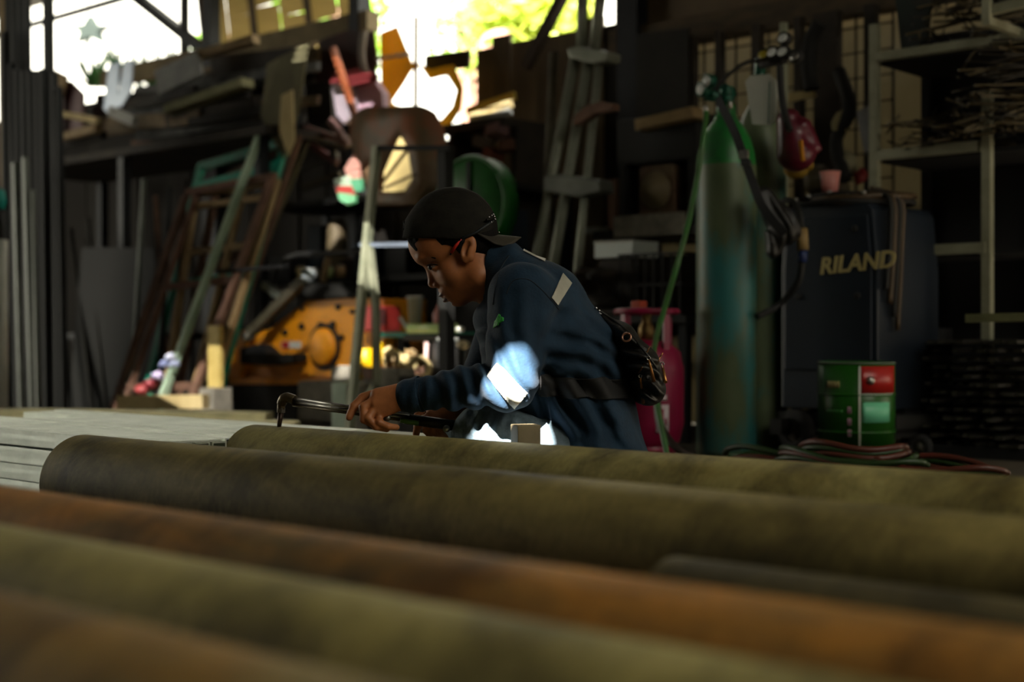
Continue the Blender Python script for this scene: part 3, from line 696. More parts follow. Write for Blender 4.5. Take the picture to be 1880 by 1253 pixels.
# ---- steel offcut standing in front of the knee
o = MB().frame(W(965, 777, 3.27)-Vector((0, 0, .128)), Vector((.94, .34, 0)), Vector((-.34, .94, 0)), Vector((0, 0, 1)), .056, .05, .246).obj('steel_post', mat('tan_steel', '6f6248', '85775a', rough=.6, scale=12), bevel=.002)
o.location.z = (.123 - (W(965, 777, 3.27).z-.128))
tag(o, 'short square tan post standing upright in front of the knee', 'post')
ws = MB().box((M(1125, 900, 0).x, 3.60, .012), (.26, .22, .024)).obj('wooden_board', m_board)
tag(ws, 'low wooden board the worker sits on', 'board')
# ================================================================== left and middle of the shed
UPZ = Vector((0, 0, 1)); pal0 = mat('dusty_casting', '4a4534', '625a44', rough=.7, scale=9)
m_black = mat('soot_black', '0b0b0b', '16150f', rough=.7, scale=6)
m_bar = mat('blue_black_bar', '080a0c', '0f1316', rough=.75, scale=5, stretch=(1, 1, .2))
m_barlt = mat('pale_zinc_bar', '565c52', '6e7468', rough=.5, metal=.2, scale=5)
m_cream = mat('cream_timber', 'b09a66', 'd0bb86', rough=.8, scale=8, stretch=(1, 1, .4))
m_tan = mat('tan_frame', '8a7048', 'a68c62', rough=.75, scale=8)
m_rustbr = mat('rust_brown', '5c4030', '7a5844', rough=.8, scale=9)
m_teal = mat('teal_paint', '128066', '1a9a7c', rough=.5, scale=8)
m_paleg = mat('pale_green_paint', '8ea488', 'a9bda0', rough=.5, scale=8)
m_conc = mat('grey_concrete', '6d675a', '8a8474', rough=.9, scale=14, bump=.4)
m_orange = mat('machine_yellow', 'e8960c', 'c07a10', rough=.5, scale=5, lo=.5, hi=.75)
m_white = mat('off_white', 'bdbdb2', 'd3d2c6', rough=.6, scale=8)
m_red = mat('red_plastic', 'a81f22', rough=.45)
def floorpt(px, p): q = Wp(px, HY, p); return Vector((q.x, q.y, 0))
def bar(name, a, b, w, m, label, cat, group=None, h=None):
    return tag(MB().beam(a, b, w, h).obj(name, m), label, cat, group)
# ---- upright steel bars leaning in the left corner
G = 'steel bars stood on end in the left corner'
ups = [(3, -60, m_tan), (14, -60, m_bar), (25, -70, m_bar), (37, -60, m_bar), (49, -60, m_bar), (85, -60, m_bar), (91, -45, m_bar),
       (8, 60, m_bar), (20, 118, m_bar), (31, 128, m_bar), (44, 131, m_bar), (56, 129, m_bar), (68, 131, m_bar), (78, 128, m_bar), (99, 135, m_bar), (107, 160, m_bar)]
for i, (x, top, m) in enumerate(ups):
    p = 4.30 if i < 7 else 4.20
    a = floorpt(x+10+rng.uniform(-3, 3), p-.05); b = Wp(x, top, p+.1)
    bar('steel_bar', a, b, .036, m, 'tan strip standing at the far left edge of the upright bars' if m is m_tan else ('tall dark steel bar standing upright past the top of the opening' if i < 7 else 'shorter dark steel bar standing upright, %s from the left in the corner bundle' % ('first', 'second', 'third', 'fourth', 'fifth', 'sixth', 'seventh', 'eighth', 'ninth')[i-7]), 'steel bar', G)
for x0, x1, y1, lab in ((40, 27, 300, 'pale zinc bar leaning in front of the dark upright bars, left of the two'), (60, 46, 290, 'pale zinc bar leaning in front of the dark upright bars, right of the two'), (70, 60, 350, 'short grey zinc bar leaning right of the pale bars')):
    bar('steel_bar', floorpt(x0, 3.98), Wp(x1, y1, 4.1), .028 if x0 < 70 else .02, m_barlt, lab, 'steel bar', G)
mk = thing('marker_post', 'pale post with black collar and teal dome at the far left edge', 'post', floorpt(2, 3.6))
MB().lathe(floorpt(2, 3.6), [(0, 0), (.036, 0), (.034, .94), (0, .94)], 20).obj('shaft', m_white, mk)
MB().lathe(floorpt(0, 3.6), [(0, .94), (.02, .94), (.02, 1.10), (0, 1.10)], 20).obj('collar', m_black, mk)
MB().lathe(floorpt(0, 3.6), [(0, 1.08), (.022, 1.10), (.03, 1.14), (.024, 1.19), (0, 1.21)], 20).obj('dome', mat('bright_teal', '0f9a8e', rough=.5), mk)
# ---- low timbers on the floor behind the tubes
for i, (y0, y1, Ya, Yb, th, m, lab) in enumerate(((749, 759, 6.35, 6.0, .05, mat('olive_timber', '7a7452', '968e66', rough=.85, scale=8), 'long weathered timber on top of the low pile behind the square tubes'),
        (765, 776, 6.15, 5.8, .05, mat('mossy_timber', '8a845c', 'a8a078', rough=.85, scale=8), 'mossy long timber lying in front of the low timber pile'),
        (776, 789, 6.0, 5.65, .05, m_tan, 'brown long timber lying lowest in front of the timber pile'))):
    a, b = W(-80, y0, Ya), W(495 if i == 0 else 545, y1, Yb); a.z = b.z = (a.z+b.z)/2-th/2
    o = MB().prism([a+Vector((0, -.10, -.025)), b+Vector((0, -.10, -.025)), b+Vector((0, .1, -.025)), a+Vector((0, .1, -.025))], (0, 0, th)).obj('timber', m)
    tag(o, lab, 'timber', 'timbers lying on the floor at left')
for i, x in enumerate((-20, 250, 470)):
    zt = W(200, 748, 6.2).z-.06
    tag(MB().box((ratio(x)*6.2, 6.1, zt/2-.01), (.12, .45, zt-.04)).obj('timber_bearer', m_darkwood), ('bearer block under the left end of the low timbers', 'bearer block under the middle of the low timbers', 'bearer block under the right end of the low timbers')[i], 'block')
# ---- timber rack with planks heaped on it
rk = thing('timber_rack', 'dark rack carrying the heap of planks at upper left', 'rack', PS(5.3, sp(330, 5.3), 0))
s0, s1 = sp(590, 5.3), sp(95, 5.3)
MB().obox(PS(5.3, (s0+s1)/2, 1.60), (s1-s0, .8, .05)).obj('shelf', m_darkwood, rk)
for ss in (s0+.1, (s0+s1)/2, s1-.1):
    for p in (4.95, 5.65): MB().obox(PS(p, ss, .79), (.06, .06, 1.58)).obj('post', m_frame, rk)
for p in (4.95,): MB().obox(PS(p, (s0+s1)/2, .45), (s1-s0, .03, .04)).obj('rail', m_frame, rk)
G = 'planks heaped on the rack'; m_pl1 = mat('blue_grey_plank', '3c3e40', '6a6a66', rough=.8, scale=8); m_pl2 = mat('umber_plank', '54462f', '7a6648', rough=.8, scale=8)
def plank(x0, y0, x1, y1, p0, p1, w, th, m, lab): return bar('plank', Wp(x0, y0, p0), Wp(x1, y1, p1), w, m, lab, 'plank', G, th)
m_gw = mat('pale_grey_plank', '8b8c86', 'a3a39a', rough=.7, scale=8)
plank(290, 153, 368, 116, 5.0, 5.1, .16, .03, m_gw, 'pale grey plank slanting up on top of the plank heap')
plank(312, 203, 455, 152, 4.92, 5.0, .05, .10, mat('olive_plank', '6c6a48', '86835e', rough=.8, scale=8), 'olive green plank slanting across the front of the plank heap')
plank(330, 113, 470, 72, 5.1, 5.2, .05, .06, m_tan, 'brown pole lying along the top edge of the plank heap')
plank(118, 210, 182, 222, 4.92, 4.92, .04, .04, m_cream, 'cream stick poking out left of the plank heap')
plank(203, 204, 248, 224, 4.90, 4.90, .06, .04, m_gw, 'grey stick end poking forward from the plank heap')
plank(108, 254, 180, 236, 4.92, 4.92, .05, .05, m_tan, 'tan plank end at the lower left of the rack')
plank(125, 262, 190, 248, 5.0, 5.0, .05, .05, m_board2, 'weathered plank end under the tan one on the rack')
plank(245, 265, 300, 270, 4.93, 4.93, .05, .03, m_rustbr, 'rusty offcut on the front edge of the rack')
for i in range(44):
    x0 = rng.uniform(150, 420); L = rng.uniform(110, 260); y0 = 250-rng.random()**.7*(50+.36*(x0-150)) ; x1 = min(x0+L, 585); y1 = y0-(x1-x0)*rng.uniform(.02, .30); y1 = max(y1, 100)
    p = 5.08+rng.random()*.5
    w_, mm = rng.choice([.05, .09, .14]), rng.choice([m_darkwood, m_board2, m_pl1, m_pl1, m_pl2])
    plank(x0, y0, x1, y1, p, p+rng.uniform(-.06, .08), w_, rng.choice([.03, .04]), mm, '%s %s plank %s the heap on the rack' % ({.05: 'narrow', .09: 'medium wide', .14: 'wide'}[w_], {'dark_timber': 'black brown', 'grey_board': 'dark weathered', 'blue_grey_plank': 'blue grey', 'umber_plank': 'umber brown'}[mm.name], 'low in' if y0 > 215 else ('halfway up' if y0 > 180 else 'near the top of')))
def sheet(name, pts, p, th, m, lab, cat, group=None): return tag(MB().poly(pts, p, th).obj(name, m), lab, cat, group)
m_blue = mat('pale_blue_sheet', '8fa0b8', 'b5c2d2', rough=.35, metal=.2, scale=5)
sheet('metal_sheet', [(190, 200), (199, 120), (217, 113), (216, 196), (205, 214)], 4.95, .01, m_blue, 'narrow pale blue sheet standing on the plank heap, left one', 'sheet')
sheet('metal_sheet', [(214, 195), (228, 112), (244, 110), (240, 168), (222, 196)], 4.93, .01, m_blue, 'shiny pale blue sheet standing on the plank heap, right one', 'sheet')
sheet('panel', [(100, 262), (106, 150), (128, 148), (152, 172), (150, 238), (125, 262)], 5.05, .02, mat('dark_red_panel', '4f1a20', '5e2026', rough=.6, scale=5), 'dark red panel standing at the left end of the rack', 'panel')
sheet('panel', [(98, 262), (99, 128), (122, 140), (108, 196), (107, 262)], 5.0, .02, m_tan, 'tan board beside the dark red panel at the left end of the rack', 'panel')
# ---- dark sheet and small rods under the rack
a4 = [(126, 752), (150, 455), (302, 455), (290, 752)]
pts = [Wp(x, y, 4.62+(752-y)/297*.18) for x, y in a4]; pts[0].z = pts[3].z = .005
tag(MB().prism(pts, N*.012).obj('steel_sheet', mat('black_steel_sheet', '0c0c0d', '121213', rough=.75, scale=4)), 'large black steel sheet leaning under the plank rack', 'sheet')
G = 'thin rods leaning under the rack'
for i, (x0, x1, yt, m) in enumerate(((246, 264, 330, m_barlt), (296, 312, 345, m_bar), (118, 96, 330, m_bar), (160, 130, 420, m_board2), (185, 160, 400, m_board2), (300, 285, 360, m_rustbr), (325, 340, 330, m_board))):
    bar('rod', floorpt(x0+(-6 if x1 > x0 else 12), 4.50+.03*i), Wp(x1, yt, 4.86), .022, m, ('pale rod leaning under the rack behind the black sheet', 'blue grey rod leaning right of the pale rod', 'dark rod leaning left of the black sheet', 'weathered stick leaning left behind the black sheet', 'second weathered stick behind the black sheet', 'thin rusty rod leaning behind the black sheet', 'brown stick leaning between rack and frames')[i], 'rod', G)
# ---- window and door frames leaning on the rack
def LP(x, y, off=0.): return Wp(x, y, 4.42+off+(745-y)/490*.55)
def leanframe(name, lab, corners, m, w, rails=(), stiles=(), off=0., m2=None, cat='frame'):
    bl, tl_, tr, br = [Vector((*c, 0)).to_2d() for c in corners]
    f = lambda u, v: LP(*((bl*(1-u)+br*u)*(1-v)+(tl_*(1-u)+tr*u)*v), off)
    base = f(.5, 0); t = thing(name, lab, cat, (base.x, base.y, 0), 'frames leaning against the rack')
    def fix(q): q = q.copy(); q.z = max(q.z, .02); return q
    for k, u in enumerate([0, 1]+list(stiles)): MB().beam(fix(f(u, 0)), f(u, 1), w if k < 2 else w*.6, .03).obj('stile', m2 if (m2 and k == 1) else m, t)
    for v in [.02, .985]+list(rails): MB().beam(fix(f(0, v)), fix(f(1, v)), w*.9, .028).obj('rail', m, t)
    return t
leanframe('window_frame', 'brown wooden window frame leaning foremost of the stack', [(208, 752), (345, 348), (503, 318), (345, 752)], m_rustbr, .045, rails=(.10, .55), stiles=(.13,))
leanframe('window_frame', 'teal painted window frame leaning behind the brown one', [(262, 752), (371, 300), (526, 252), (392, 752)], m_teal, .055, rails=(.90, .50), stiles=(), off=.10, m2=m_teal)
leanframe('door_frame', 'tan wooden frame leaning between the brown and teal frames', [(300, 752), (360, 352), (510, 330), (378, 752)], m_tan, .04, rails=(.93, .72), stiles=(.6,), off=.05)
leanframe('door_frame', 'dark brown frame leaning last at the back of the stack', [(320, 752), (400, 330), (548, 250), (384, 752)], m_rustbr, .05, rails=(.6,), off=.17)
bar('steel_angle', LP(290, 752, -.06)*1+Vector((0, 0, 0)), LP(477, 248, -.04), .036, m_paleg, 'pale green painted bar leaning across the front of the frames', 'bar')
bar('steel_angle', Wp(398, 500, 4.3), Wp(530, 488, 4.5), .02, m_black, 'thin black bar lying across the leaning frames', 'bar')
bar('board_offcut', LP(352, 752, .22), LP(560, 240, .3), .16, mat('olive_plywood', '5b563c', '726c4c', rough=.8, scale=4), 'olive plywood strip leaning right of the teal frame', 'board', h=.015)
sheet('plywood_sheet', [(478, 215), (490, 118), (565, 78), (548, 200), (520, 290)], 5.02, .012, mat('olive_plywood', '5b563c'), 'olive plywood sheet leaning beside the plank heap', 'sheet')
sheet('cloth_strip', [(512, 240), (516, 175), (536, 165), (540, 260), (528, 285)], 4.95, .01, m_cream, 'pale cloth strip hanging by the plywood sheet', 'cloth')
# ---- things at their feet
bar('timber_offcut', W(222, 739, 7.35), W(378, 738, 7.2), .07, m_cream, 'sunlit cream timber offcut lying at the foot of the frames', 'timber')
q = W(300, 745, 7.28); tag(MB().box((q.x, q.y+.02, (q.z-.04)/2), (.40, .12, q.z-.05)).obj('wooden_block', m_darkwood), 'dark wooden block under the cream offcut', 'block')
for i, (x, y, r, c) in enumerate(((262, 716, .045, 'b04a48'), (278, 705, .05, '9a3a40'), (290, 690, .04, 'c8b8d8'), (303, 668, .035, '8890b8'), (312, 655, .03, 'cfd0e0'), (320, 668, .03, 'a0a8c0'))):
    o = MB().ico((0, 0, 0), r, 2, (1, .8, .7)).obj('plastic_bag', mat('bag_'+c, c, rough=.35)); q = Wp(x, y, 4.40); o.location = q
    for v in o.data.vertices: v.co *= 1+.35*math.sin(v.co.x*160+i)*math.sin(v.co.z*190+2*i)
    tag(o, ('red plastic wrapper heaped at the foot of the frames', 'dark red wrapper above it at the foot of the frames', 'lilac plastic scrap behind the pale green bar', 'blue plastic scrap behind the pale green bar', 'white plastic scrap topmost behind the pale green bar', 'grey blue plastic scrap right of the pale green bar')[i], 'plastic bag', 'plastic scraps at the foot of the frames')
q = floorpt(396, 4.42); zt = Wp(396, 712, 4.42).z
tag(MB().obox(q+UPZ*zt/2, (.125, .12, zt)).obj('concrete_block', m_conc, bevel=.008), 'grey concrete block under the cream board', 'block')
zb = Wp(396, 598, 4.42).z
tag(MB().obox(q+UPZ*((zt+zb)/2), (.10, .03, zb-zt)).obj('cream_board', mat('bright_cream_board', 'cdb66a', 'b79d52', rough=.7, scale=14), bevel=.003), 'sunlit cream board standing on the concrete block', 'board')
# ---- yellow shearing machine
PM = 4.85
mc = thing('shearing_machine', 'yellow steel cutting machine with black motor on top', 'machine', floorpt(565, PM))
MB().poly([(428, 702), (428, 622), (492, 606), (563, 553), (640, 548), (706, 548), (706, 702), (610, 700)], PM, .30).obj('body', m_orange, mc, bevel=.01)
MB().poly([(414, 692), (414, 600), (448, 600), (448, 660), (440, 692)], PM-.05, .36).obj('side_plate', m_orange, mc, bevel=.006)
MB().poly([(376, 606), (376, 598), (452, 598), (452, 606)], PM-.08, .4).obj('work_table', m_black, mc)
cdisc = Wp(597, 637, PM)
MB().lathe(cdisc+N*.01, [(0, -.05), (.085, -.05), (.10, -.035), (.10, 0), (0, 0)], 32, axis=N).obj('flange', m_orange, mc)
MB().torus(cdisc-N*.005, .112, .012, N, 36, 8).obj('flange_ring', m_black, mc)
for (x, y, r) in ((525, 611, .018), (555, 600, .02), (590, 597, .018), (612, 597, .022), (628, 620, .016), (614, 659, .02), (622, 564, .016), (556, 567, .012), (648, 572, .014), (655, 615, .012)):
    MB().lathe(Wp(x, y, PM), [(0, -.016), (r*.8, -.016), (r, 0), (0, 0)], 14, axis=N).obj('bolt', m_black, mc)
sk = MB().poly([(516, 627), (552, 627), (552, 640), (516, 640)], PM-.004, .003).obj('sticker', m_white, mc)
MB().poly([(517, 628), (530, 628), (530, 639), (517, 639)], PM-.007, .003).obj('sticker_mark', m_red, sk)
MB().poly([(440, 668), (440, 640), (470, 632), (492, 650), (538, 650), (538, 665), (492, 672)], PM-.10, .10).obj('blade_holder', m_black, mc, bevel=.006)
MB().poly([(420, 706), (420, 692), (606, 696), (606, 706)], PM-.03, .3).obj('bed', m_orange, mc)
MB().poly([(428, 772), (428, 704), (544, 704), (544, 772)], PM-.02, .36).obj('base', m_black, mc)
MB().poly([(546, 553), (552, 528), (575, 520), (626, 520), (642, 535), (644, 550)], PM+.02, .22).obj('motor', mat('motor_black', '101012', '1a1a1b', rough=.5, scale=8), mc, bevel=.02)
MB().tube(smooth_path([Wp(500, 600, PM-.02), Wp(500, 540, PM-.02), Wp(512, 490, PM-.02), Wp(540, 470, PM), Wp(600, 466, PM), Wp(668, 463, PM+.02)], 6), .014, 10).obj('guard_bar', m_black, mc)
MB().beam(Wp(450, 622, PM-.10), Wp(553, 518, PM-.06), .05, .04).obj('lever_arm', pal0, mc)
MB().beam(Wp(484, 523, PM-.06), Wp(520, 548, PM-.06), .04, .03).obj('lever_head', m_barlt, mc)
MB().tube([Wp(594, 518, PM+.1), Wp(602, 474, PM+.1)], .018, 10).obj('handle', m_tan, mc)
MB().ico(Wp(458, 616, PM-.10), .035, 2, (1, .6, .9)).obj('casting', m_conc, mc)
for (pts, lab) in (([(546, 775), (546, 700), (608, 698), (640, 706), (640, 775)], 'grey concrete slab at the foot of the yellow machine'), ([(606, 700), (606, 672), (642, 672), (642, 700)], 'small grey block on the concrete slab')):
    o = MB().poly(pts, PM-.22, .18).obj('concrete_slab', m_conc, bevel=.01); tag(o, lab, 'block')
can = thing('tin_can', 'shiny pale tin can standing on the black motor', 'can', Wp(567, 521, PM+.12))
MB().lathe(Wp(567, 521, PM+.12), [(0, 0), (.043, 0), (.043, .078), (.038, .078), (.038, .004), (0, .004)], 20).obj('shell', mat('tin_pale', 'a9b4b4', 'c9d0cc', rough=.25, metal=.5, scale=6), can)
MB().torus(Wp(567, 521, PM+.12)+UPZ*.078, .041, .003, UPZ, 20, 6).obj('rim', m_white, can)
# ---- folding trestle
m_tr = mat('trestle_pale', '7d8068', '9a9a80', rough=.5, metal=.3, scale=8)
tr = thing('trestle', 'pale metal trestle with black top bar behind the worker', 'trestle', floorpt(675, 4.25))
T = lambda x, y, p=4.25: Wp(x, y, p)
for a_, b_, w, m in (((692, 268), (674, 446), .034, m_tr), ((674, 446), (640, 795), .034, m_tr), ((678, 452), (690, 560), .028, m_tr), ((690, 560), (692, 700), .028, m_tr)):
    A, B = T(*a_), T(*b_, 4.25 if b_[1] < 790 else 4.18); 
    if b_[1] > 780: B.z = .0
    MB().beam(A, B, w).obj('leg', m, tr)
MB().beam(T(688, 272), T(829, 272, 4.3), .02, .03).obj('top_bar', m_black, tr)
MB().beam(T(662, 450), T(770, 449, 4.3), .02, .02).obj('cross_bar', mat('blue_grey_bar', '7b8490', rough=.4, metal=.5), tr)
MB().beam(T(817, 268, 4.35), Vector((*T(822, 700, 4.35).xy, 0)), .05, .05).obj('post', m_black, tr)
MB().beam(T(692, 700, 4.25), Vector((*T(640, 800, 4.4).xy, 0)), .028).obj('brace', m_tr, tr)
# ---- cluttered shelf in the middle
shl = thing('steel_shelf', 'dark steel shelf crowded with scrap behind the yellow machine', 'shelf', PS(5.40, sp(660, 5.4), 0))
s0, s1 = sp(985, 5.4), sp(530, 5.4)
for z in (.30, .76, 1.20): MB().obox(PS(5.42, (s0+s1)/2, z), (s1-s0, .55, .03)).obj('shelf_board', m_black, shl)
for ss in (s0+.03, s1-.03):
    for p in (5.17, 5.67): MB().obox(PS(p, ss, .61), (.04, .04, 1.22)).obj('post', m_frame, shl)
pal = [mat('scrap_%d' % i, c, rough=.6, metal=.2) for i, c in enumerate(('2b2620', '17171a', '3a2a20', '4a4334', '1f2a24', '5c3a2a', '6e6046', '24303a'))]
G = 'scrap parts on the dark shelf'
for z in (.315, .775):
    ss = s0+.1
    while ss < s1-.15:
        w = rng.uniform(.09, .2); h = rng.uniform(.10, .34); p = rng.uniform(5.25, 5.4); m = rng.choice(pal)
        c0 = PS(p, ss+w/2, z)
        k = rng.random()
        mb = MB()
        if k < .4: mb.obox(c0+UPZ*h/2, (w, .2, h)); nm, lb = 'scrap_box', 'dark boxy machine part on the crowded shelf'; bv = .008
        elif k < .75: mb.lathe(c0, [(0, 0), (w*.46, 0), (w*.5, h*.1), (w*.5, h*.85), (w*.3, h), (0, h)], 18); nm, lb = 'scrap_can', 'dark round canister on the crowded shelf'; bv = 0
        else: mb.lathe(c0+UPZ*w*.5, [(0, -.05), (w*.5, -.05), (w*.5, .05), (w*.25, .05), (w*.25, .1), (0, .1)], 18, axis=-N); nm, lb = 'pulley_wheel', 'dark pulley wheel standing on the crowded shelf'; bv = 0
        tag(mb.obj(nm, m, bevel=bv), lb, 'scrap', G)
        ss += w+rng.uniform(.01, .07)
# brown curved cover with a triangular opening
def ray(poly, c, a):
    dx, dy = math.cos(a), math.sin(a); best = 9e9
    for (x1, y1), (x2, y2) in zip(poly, poly[1:]+poly[:1]):
        ex, ey = x2-x1, y2-y1; den = dx*ey-dy*ex
        if abs(den) < 1e-9: continue
        t = ((x1-c[0])*ey-(y1-c[1])*ex)/den; u = ((x1-c[0])*dy-(y1-c[1])*dx)/den
        if t > 0 and -1e-6 <= u <= 1+1e-6: best = min(best, t)
    return (c[0]+dx*best, c[1]+dy*best)
def holed(outer, inner, c, pf, th, seg=56):
    mb = MB(); A = []
    for k in range(seg):
        a = 2*math.pi*k/seg; o_, i_ = ray(outer, c, a), ray(inner, c, a); row = []
        for t in (0, .33, .66, 1):
            x, y = i_[0]*(1-t)+o_[0]*t, i_[1]*(1-t)+o_[1]*t; q = Wp(x, y, pf(x, y)); row.append((mb.bm.verts.new(q), mb.bm.verts.new(q+N*th)))
        A.append(row)
    for k in range(seg):
        r, q = A[k], A[(k+1) % seg]
        for t in range(3):
            for sd in (0, 1): f = mb.bm.faces.new((r[t][sd], r[t+1][sd], q[t+1][sd], q[t][sd])); f.smooth = True
        for t in (0, 3): mb.bm.faces.new((r[t][0], r[t][1], q[t][1], q[t][0]))
    return mb
PC = 5.18
pf = lambda x, y: PC-.16*max(0, 1-((x-728)/100)**2)
cov = thing('curved_cover', 'rust brown curved cover with a glowing triangular opening', 'cover', Wp(728, 376, PC))
holed([(640, 236), (648, 210), (668, 198), (715, 196), (768, 193), (795, 203), (812, 235), (822, 282), (818, 330), (802, 378), (690, 378), (668, 340), (650, 290)],
      [(733, 245), (748, 272), (752, 300), (757, 328), (742, 352), (700, 352), (702, 316), (722, 270)], (729, 315), pf, .012).obj('shell', mat('rust_cover', '6b5238', 'a05c34', rough=.55, scale=5, c3='7a6448'), cov)
MB().beam(Wp(702, 336, 5.03), Wp(748, 275, 5.03), .014).obj('strut', m_tan, cov)
MB().beam(Wp(704, 346, 5.03), Wp(757, 322, 5.03), .012).obj('strut', m_tan, cov)
tag(MB().poly([(690, 235), (765, 235), (770, 368), (690, 368)], 5.70, .004).obj('glow_sheet', mat('cream_glow', 'fff6dc', 'fff2d0', rough=.5, scale=3, trans=.95)), 'cream glow sheet added behind the triangular opening for its brightness', 'sheet')  # added translucent sheet stands for the bright outdoors behind the opening
# torn yellow sheet above it; its translucent yellow stands for the gap's sunlit edges
o = holed([(705, 215), (712, 170), (735, 138), (757, 112), (772, 118), (790, 128), (832, 118), (850, 160), (846, 200), (826, 232), (800, 240), (760, 205)],
      [(716, 190), (738, 158), (756, 128), (772, 122), (788, 146), (820, 138), (838, 166), (830, 196), (808, 222), (782, 206), (742, 196)], (780, 172), lambda x, y: 5.72, .006).obj('torn_sheet', mat('sunlit_yellow_plastic', 'c8a018', 'd8b428', rough=.4, scale=4, trans=.5))
tag(o, 'torn yellow plastic sheet, its colour standing for sunlit edges, around the white hot gap in the wall', 'sheet')
bar('wall_stick', Wp(764, 30, 5.66), Wp(763, 215, 5.66), .02, m_rustbr, 'thin upright stick crossing the bright gap', 'stick')
sheet('yellow_sheet', [(700, 205), (698, 60), (728, 48), (757, 120), (742, 150), (715, 190)], 5.60, .01, mat('mustard_sheet', 'e8c038', 'd8ac28', rough=.5, scale=4, trans=.5), 'mustard yellow sheet hanging left of the bright gap', 'sheet')
bar('wall_rod', Wp(692, 108, 5.55), Wp(752, 99, 5.55), .018, m_white, 'pale rod tied across the mustard sheet', 'rod')
sheet('tarp', [(575, 150), (585, 75), (640, 55), (686, 60), (690, 170), (640, 150)], 5.55, .012, mat('maroon_tarp', '3a2422', '52302c', rough=.7, scale=5), 'dark maroon tarp hanging under the beam', 'tarp')
sheet('sack', [(608, 150), (632, 140), (650, 150), (652, 205), (632, 228), (617, 210)], 5.35, .05, mat('white_sack', 'c9bcc4', 'b0a0aa', rough=.6, scale=6), 'white sack with red top hanging beside an orange stick', 'sack')
sheet('sack', [(650, 152), (680, 140), (702, 170), (704, 205), (676, 216), (655, 205)], 5.38, .05, mat('pink_sack', 'b08a98', 'c8a8b4', rough=.6, scale=6), 'pinkish sack hanging right of the orange stick', 'sack')
sheet('red_rag', [(606, 152), (616, 130), (650, 126), (690, 136), (684, 150), (640, 160)], 5.30, .03, mat('red_rag', '6e1a1c', rough=.8), 'dark red rag tied over the hanging sacks', 'cloth')
bar('orange_stick', Wp(612, 88, 5.22), Wp(656, 225, 5.25), .03, mat('orange_stick', 'a85a34', rough=.6), 'orange stick leaning across the hanging sacks', 'stick')
tag(MB().tube(smooth_path([Wp(668, 58, 5.45), Wp(664, 95, 5.45), Wp(670, 130, 5.45), Wp(692, 165, 5.45), Wp(700, 200, 5.45)]), .022, 10).obj('conduit', mat('grey_conduit', '8d8478', rough=.5)), 'curved grey conduit hanging beside the tarp', 'pipe')
sheet('grey_board', [(566, 275), (572, 160), (606, 158), (616, 280)], 5.50, .02, m_board2, 'grey board standing behind the sacks', 'board')
for i, (x0, y0, x1, y1, c) in enumerate(((550, 250, 620, 300, '5a3034'), (560, 235, 640, 262, '6e4a44'), (606, 220, 640, 268, '7a5a54'), (540, 310, 620, 285, '2a2622'), (556, 345, 625, 320, '3a322a'))):
    bar('scrap_bar', Wp(x0, y0, 5.3), Wp(x1, y1, 5.35), .035, mat('scr'+c, c, rough=.6), ('maroon bar leaning left of the curved cover', 'dusty red bar in the scrap left of the curved cover', 'short pink bar touching the curved cover', 'black bar in the scrap left of the curved cover', 'dark bar low in the scrap left of the curved cover')[i], 'bar', 'scrap bars beside the curved cover')
# bright packet of snacks
pk = thing('packet', 'bright red white and green plastic packet beside the curved cover', 'packet', Wp(640, 375, 5.12))
for i, (pts, c) in enumerate((([(632, 310), (648, 284), (656, 300), (660, 330), (640, 332)], 'd8a090'), ([(613, 330), (640, 322), (652, 342), (618, 346)], 'c8e0c0'), ([(613, 340), (652, 342), (652, 358), (618, 354)], 'c83a30'), ([(620, 354), (652, 358), (650, 372), (638, 377), (622, 366)], '8ad8a0'), ([(642, 330), (662, 328), (663, 350), (650, 352)], '60b888'))):
    MB().poly(pts, 5.02-.006*i, .02).obj('patch', mat('pack_'+c, c, rough=.3, trans=.3), pk)
# green drum lid
gl = thing('green_drum', 'dark green drum lying on its side behind the worker', 'drum', floorpt(862, 5.0))
cg = Wp(862, 376, 4.95); rg = 88*cg.y/FPX
MB().lathe(cg, [(0, 0), (rg*.94, 0), (rg, .015), (rg, .10), (0, .10)], 40, axis=N).obj('shell', mat('drum_green', '0f4a14', '176a1c', rough=.45, scale=5), gl)
MB().torus(cg, rg, .010, N, 40, 8).obj('rim', MATS['drum_green'], gl)
MB().obox(cg+UPZ*0-N*.006, (.02, .01, rg*1.8)).obj('stripe', m_black, gl)
MB().obox(Vector((cg.x, cg.y, (cg.z-rg)/2))+N*.11, (.4, .22, cg.z-rg)).obj('cradle', m_black, gl)
# sunlit slats right of the gap
G = 'slats stacked on the ledge'
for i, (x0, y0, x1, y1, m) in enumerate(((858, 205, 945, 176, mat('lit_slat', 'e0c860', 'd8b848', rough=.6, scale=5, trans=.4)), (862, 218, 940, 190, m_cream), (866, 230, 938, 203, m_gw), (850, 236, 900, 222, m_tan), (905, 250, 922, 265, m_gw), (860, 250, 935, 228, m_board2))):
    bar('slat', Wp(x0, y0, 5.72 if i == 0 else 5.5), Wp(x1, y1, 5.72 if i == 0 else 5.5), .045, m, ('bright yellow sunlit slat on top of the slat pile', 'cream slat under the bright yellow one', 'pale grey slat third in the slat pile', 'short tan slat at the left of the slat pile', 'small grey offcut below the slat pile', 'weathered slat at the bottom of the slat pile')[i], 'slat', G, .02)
s0_, s1_ = sp(960, 5.5), sp(835, 5.5)
lg_ = thing('wall_ledge', 'wooden wall ledge carrying the slat pile', 'shelf', PS(5.6, (s0_+s1_)/2, 1.6))
MB().obox(PS(5.60, (s0_+s1_)/2, 1.555), (s1_-s0_, .5, .04)).obj('ledge_board', m_darkwood, lg_); MB().obox(PS(5.6, s0_+.02, .78), (.04, .3, 1.54)).obj('leg', m_darkwood, lg_); MB().obox(PS(5.6, s1_-.02, .78), (.04, .3, 1.54)).obj('leg', m_darkwood, lg_)
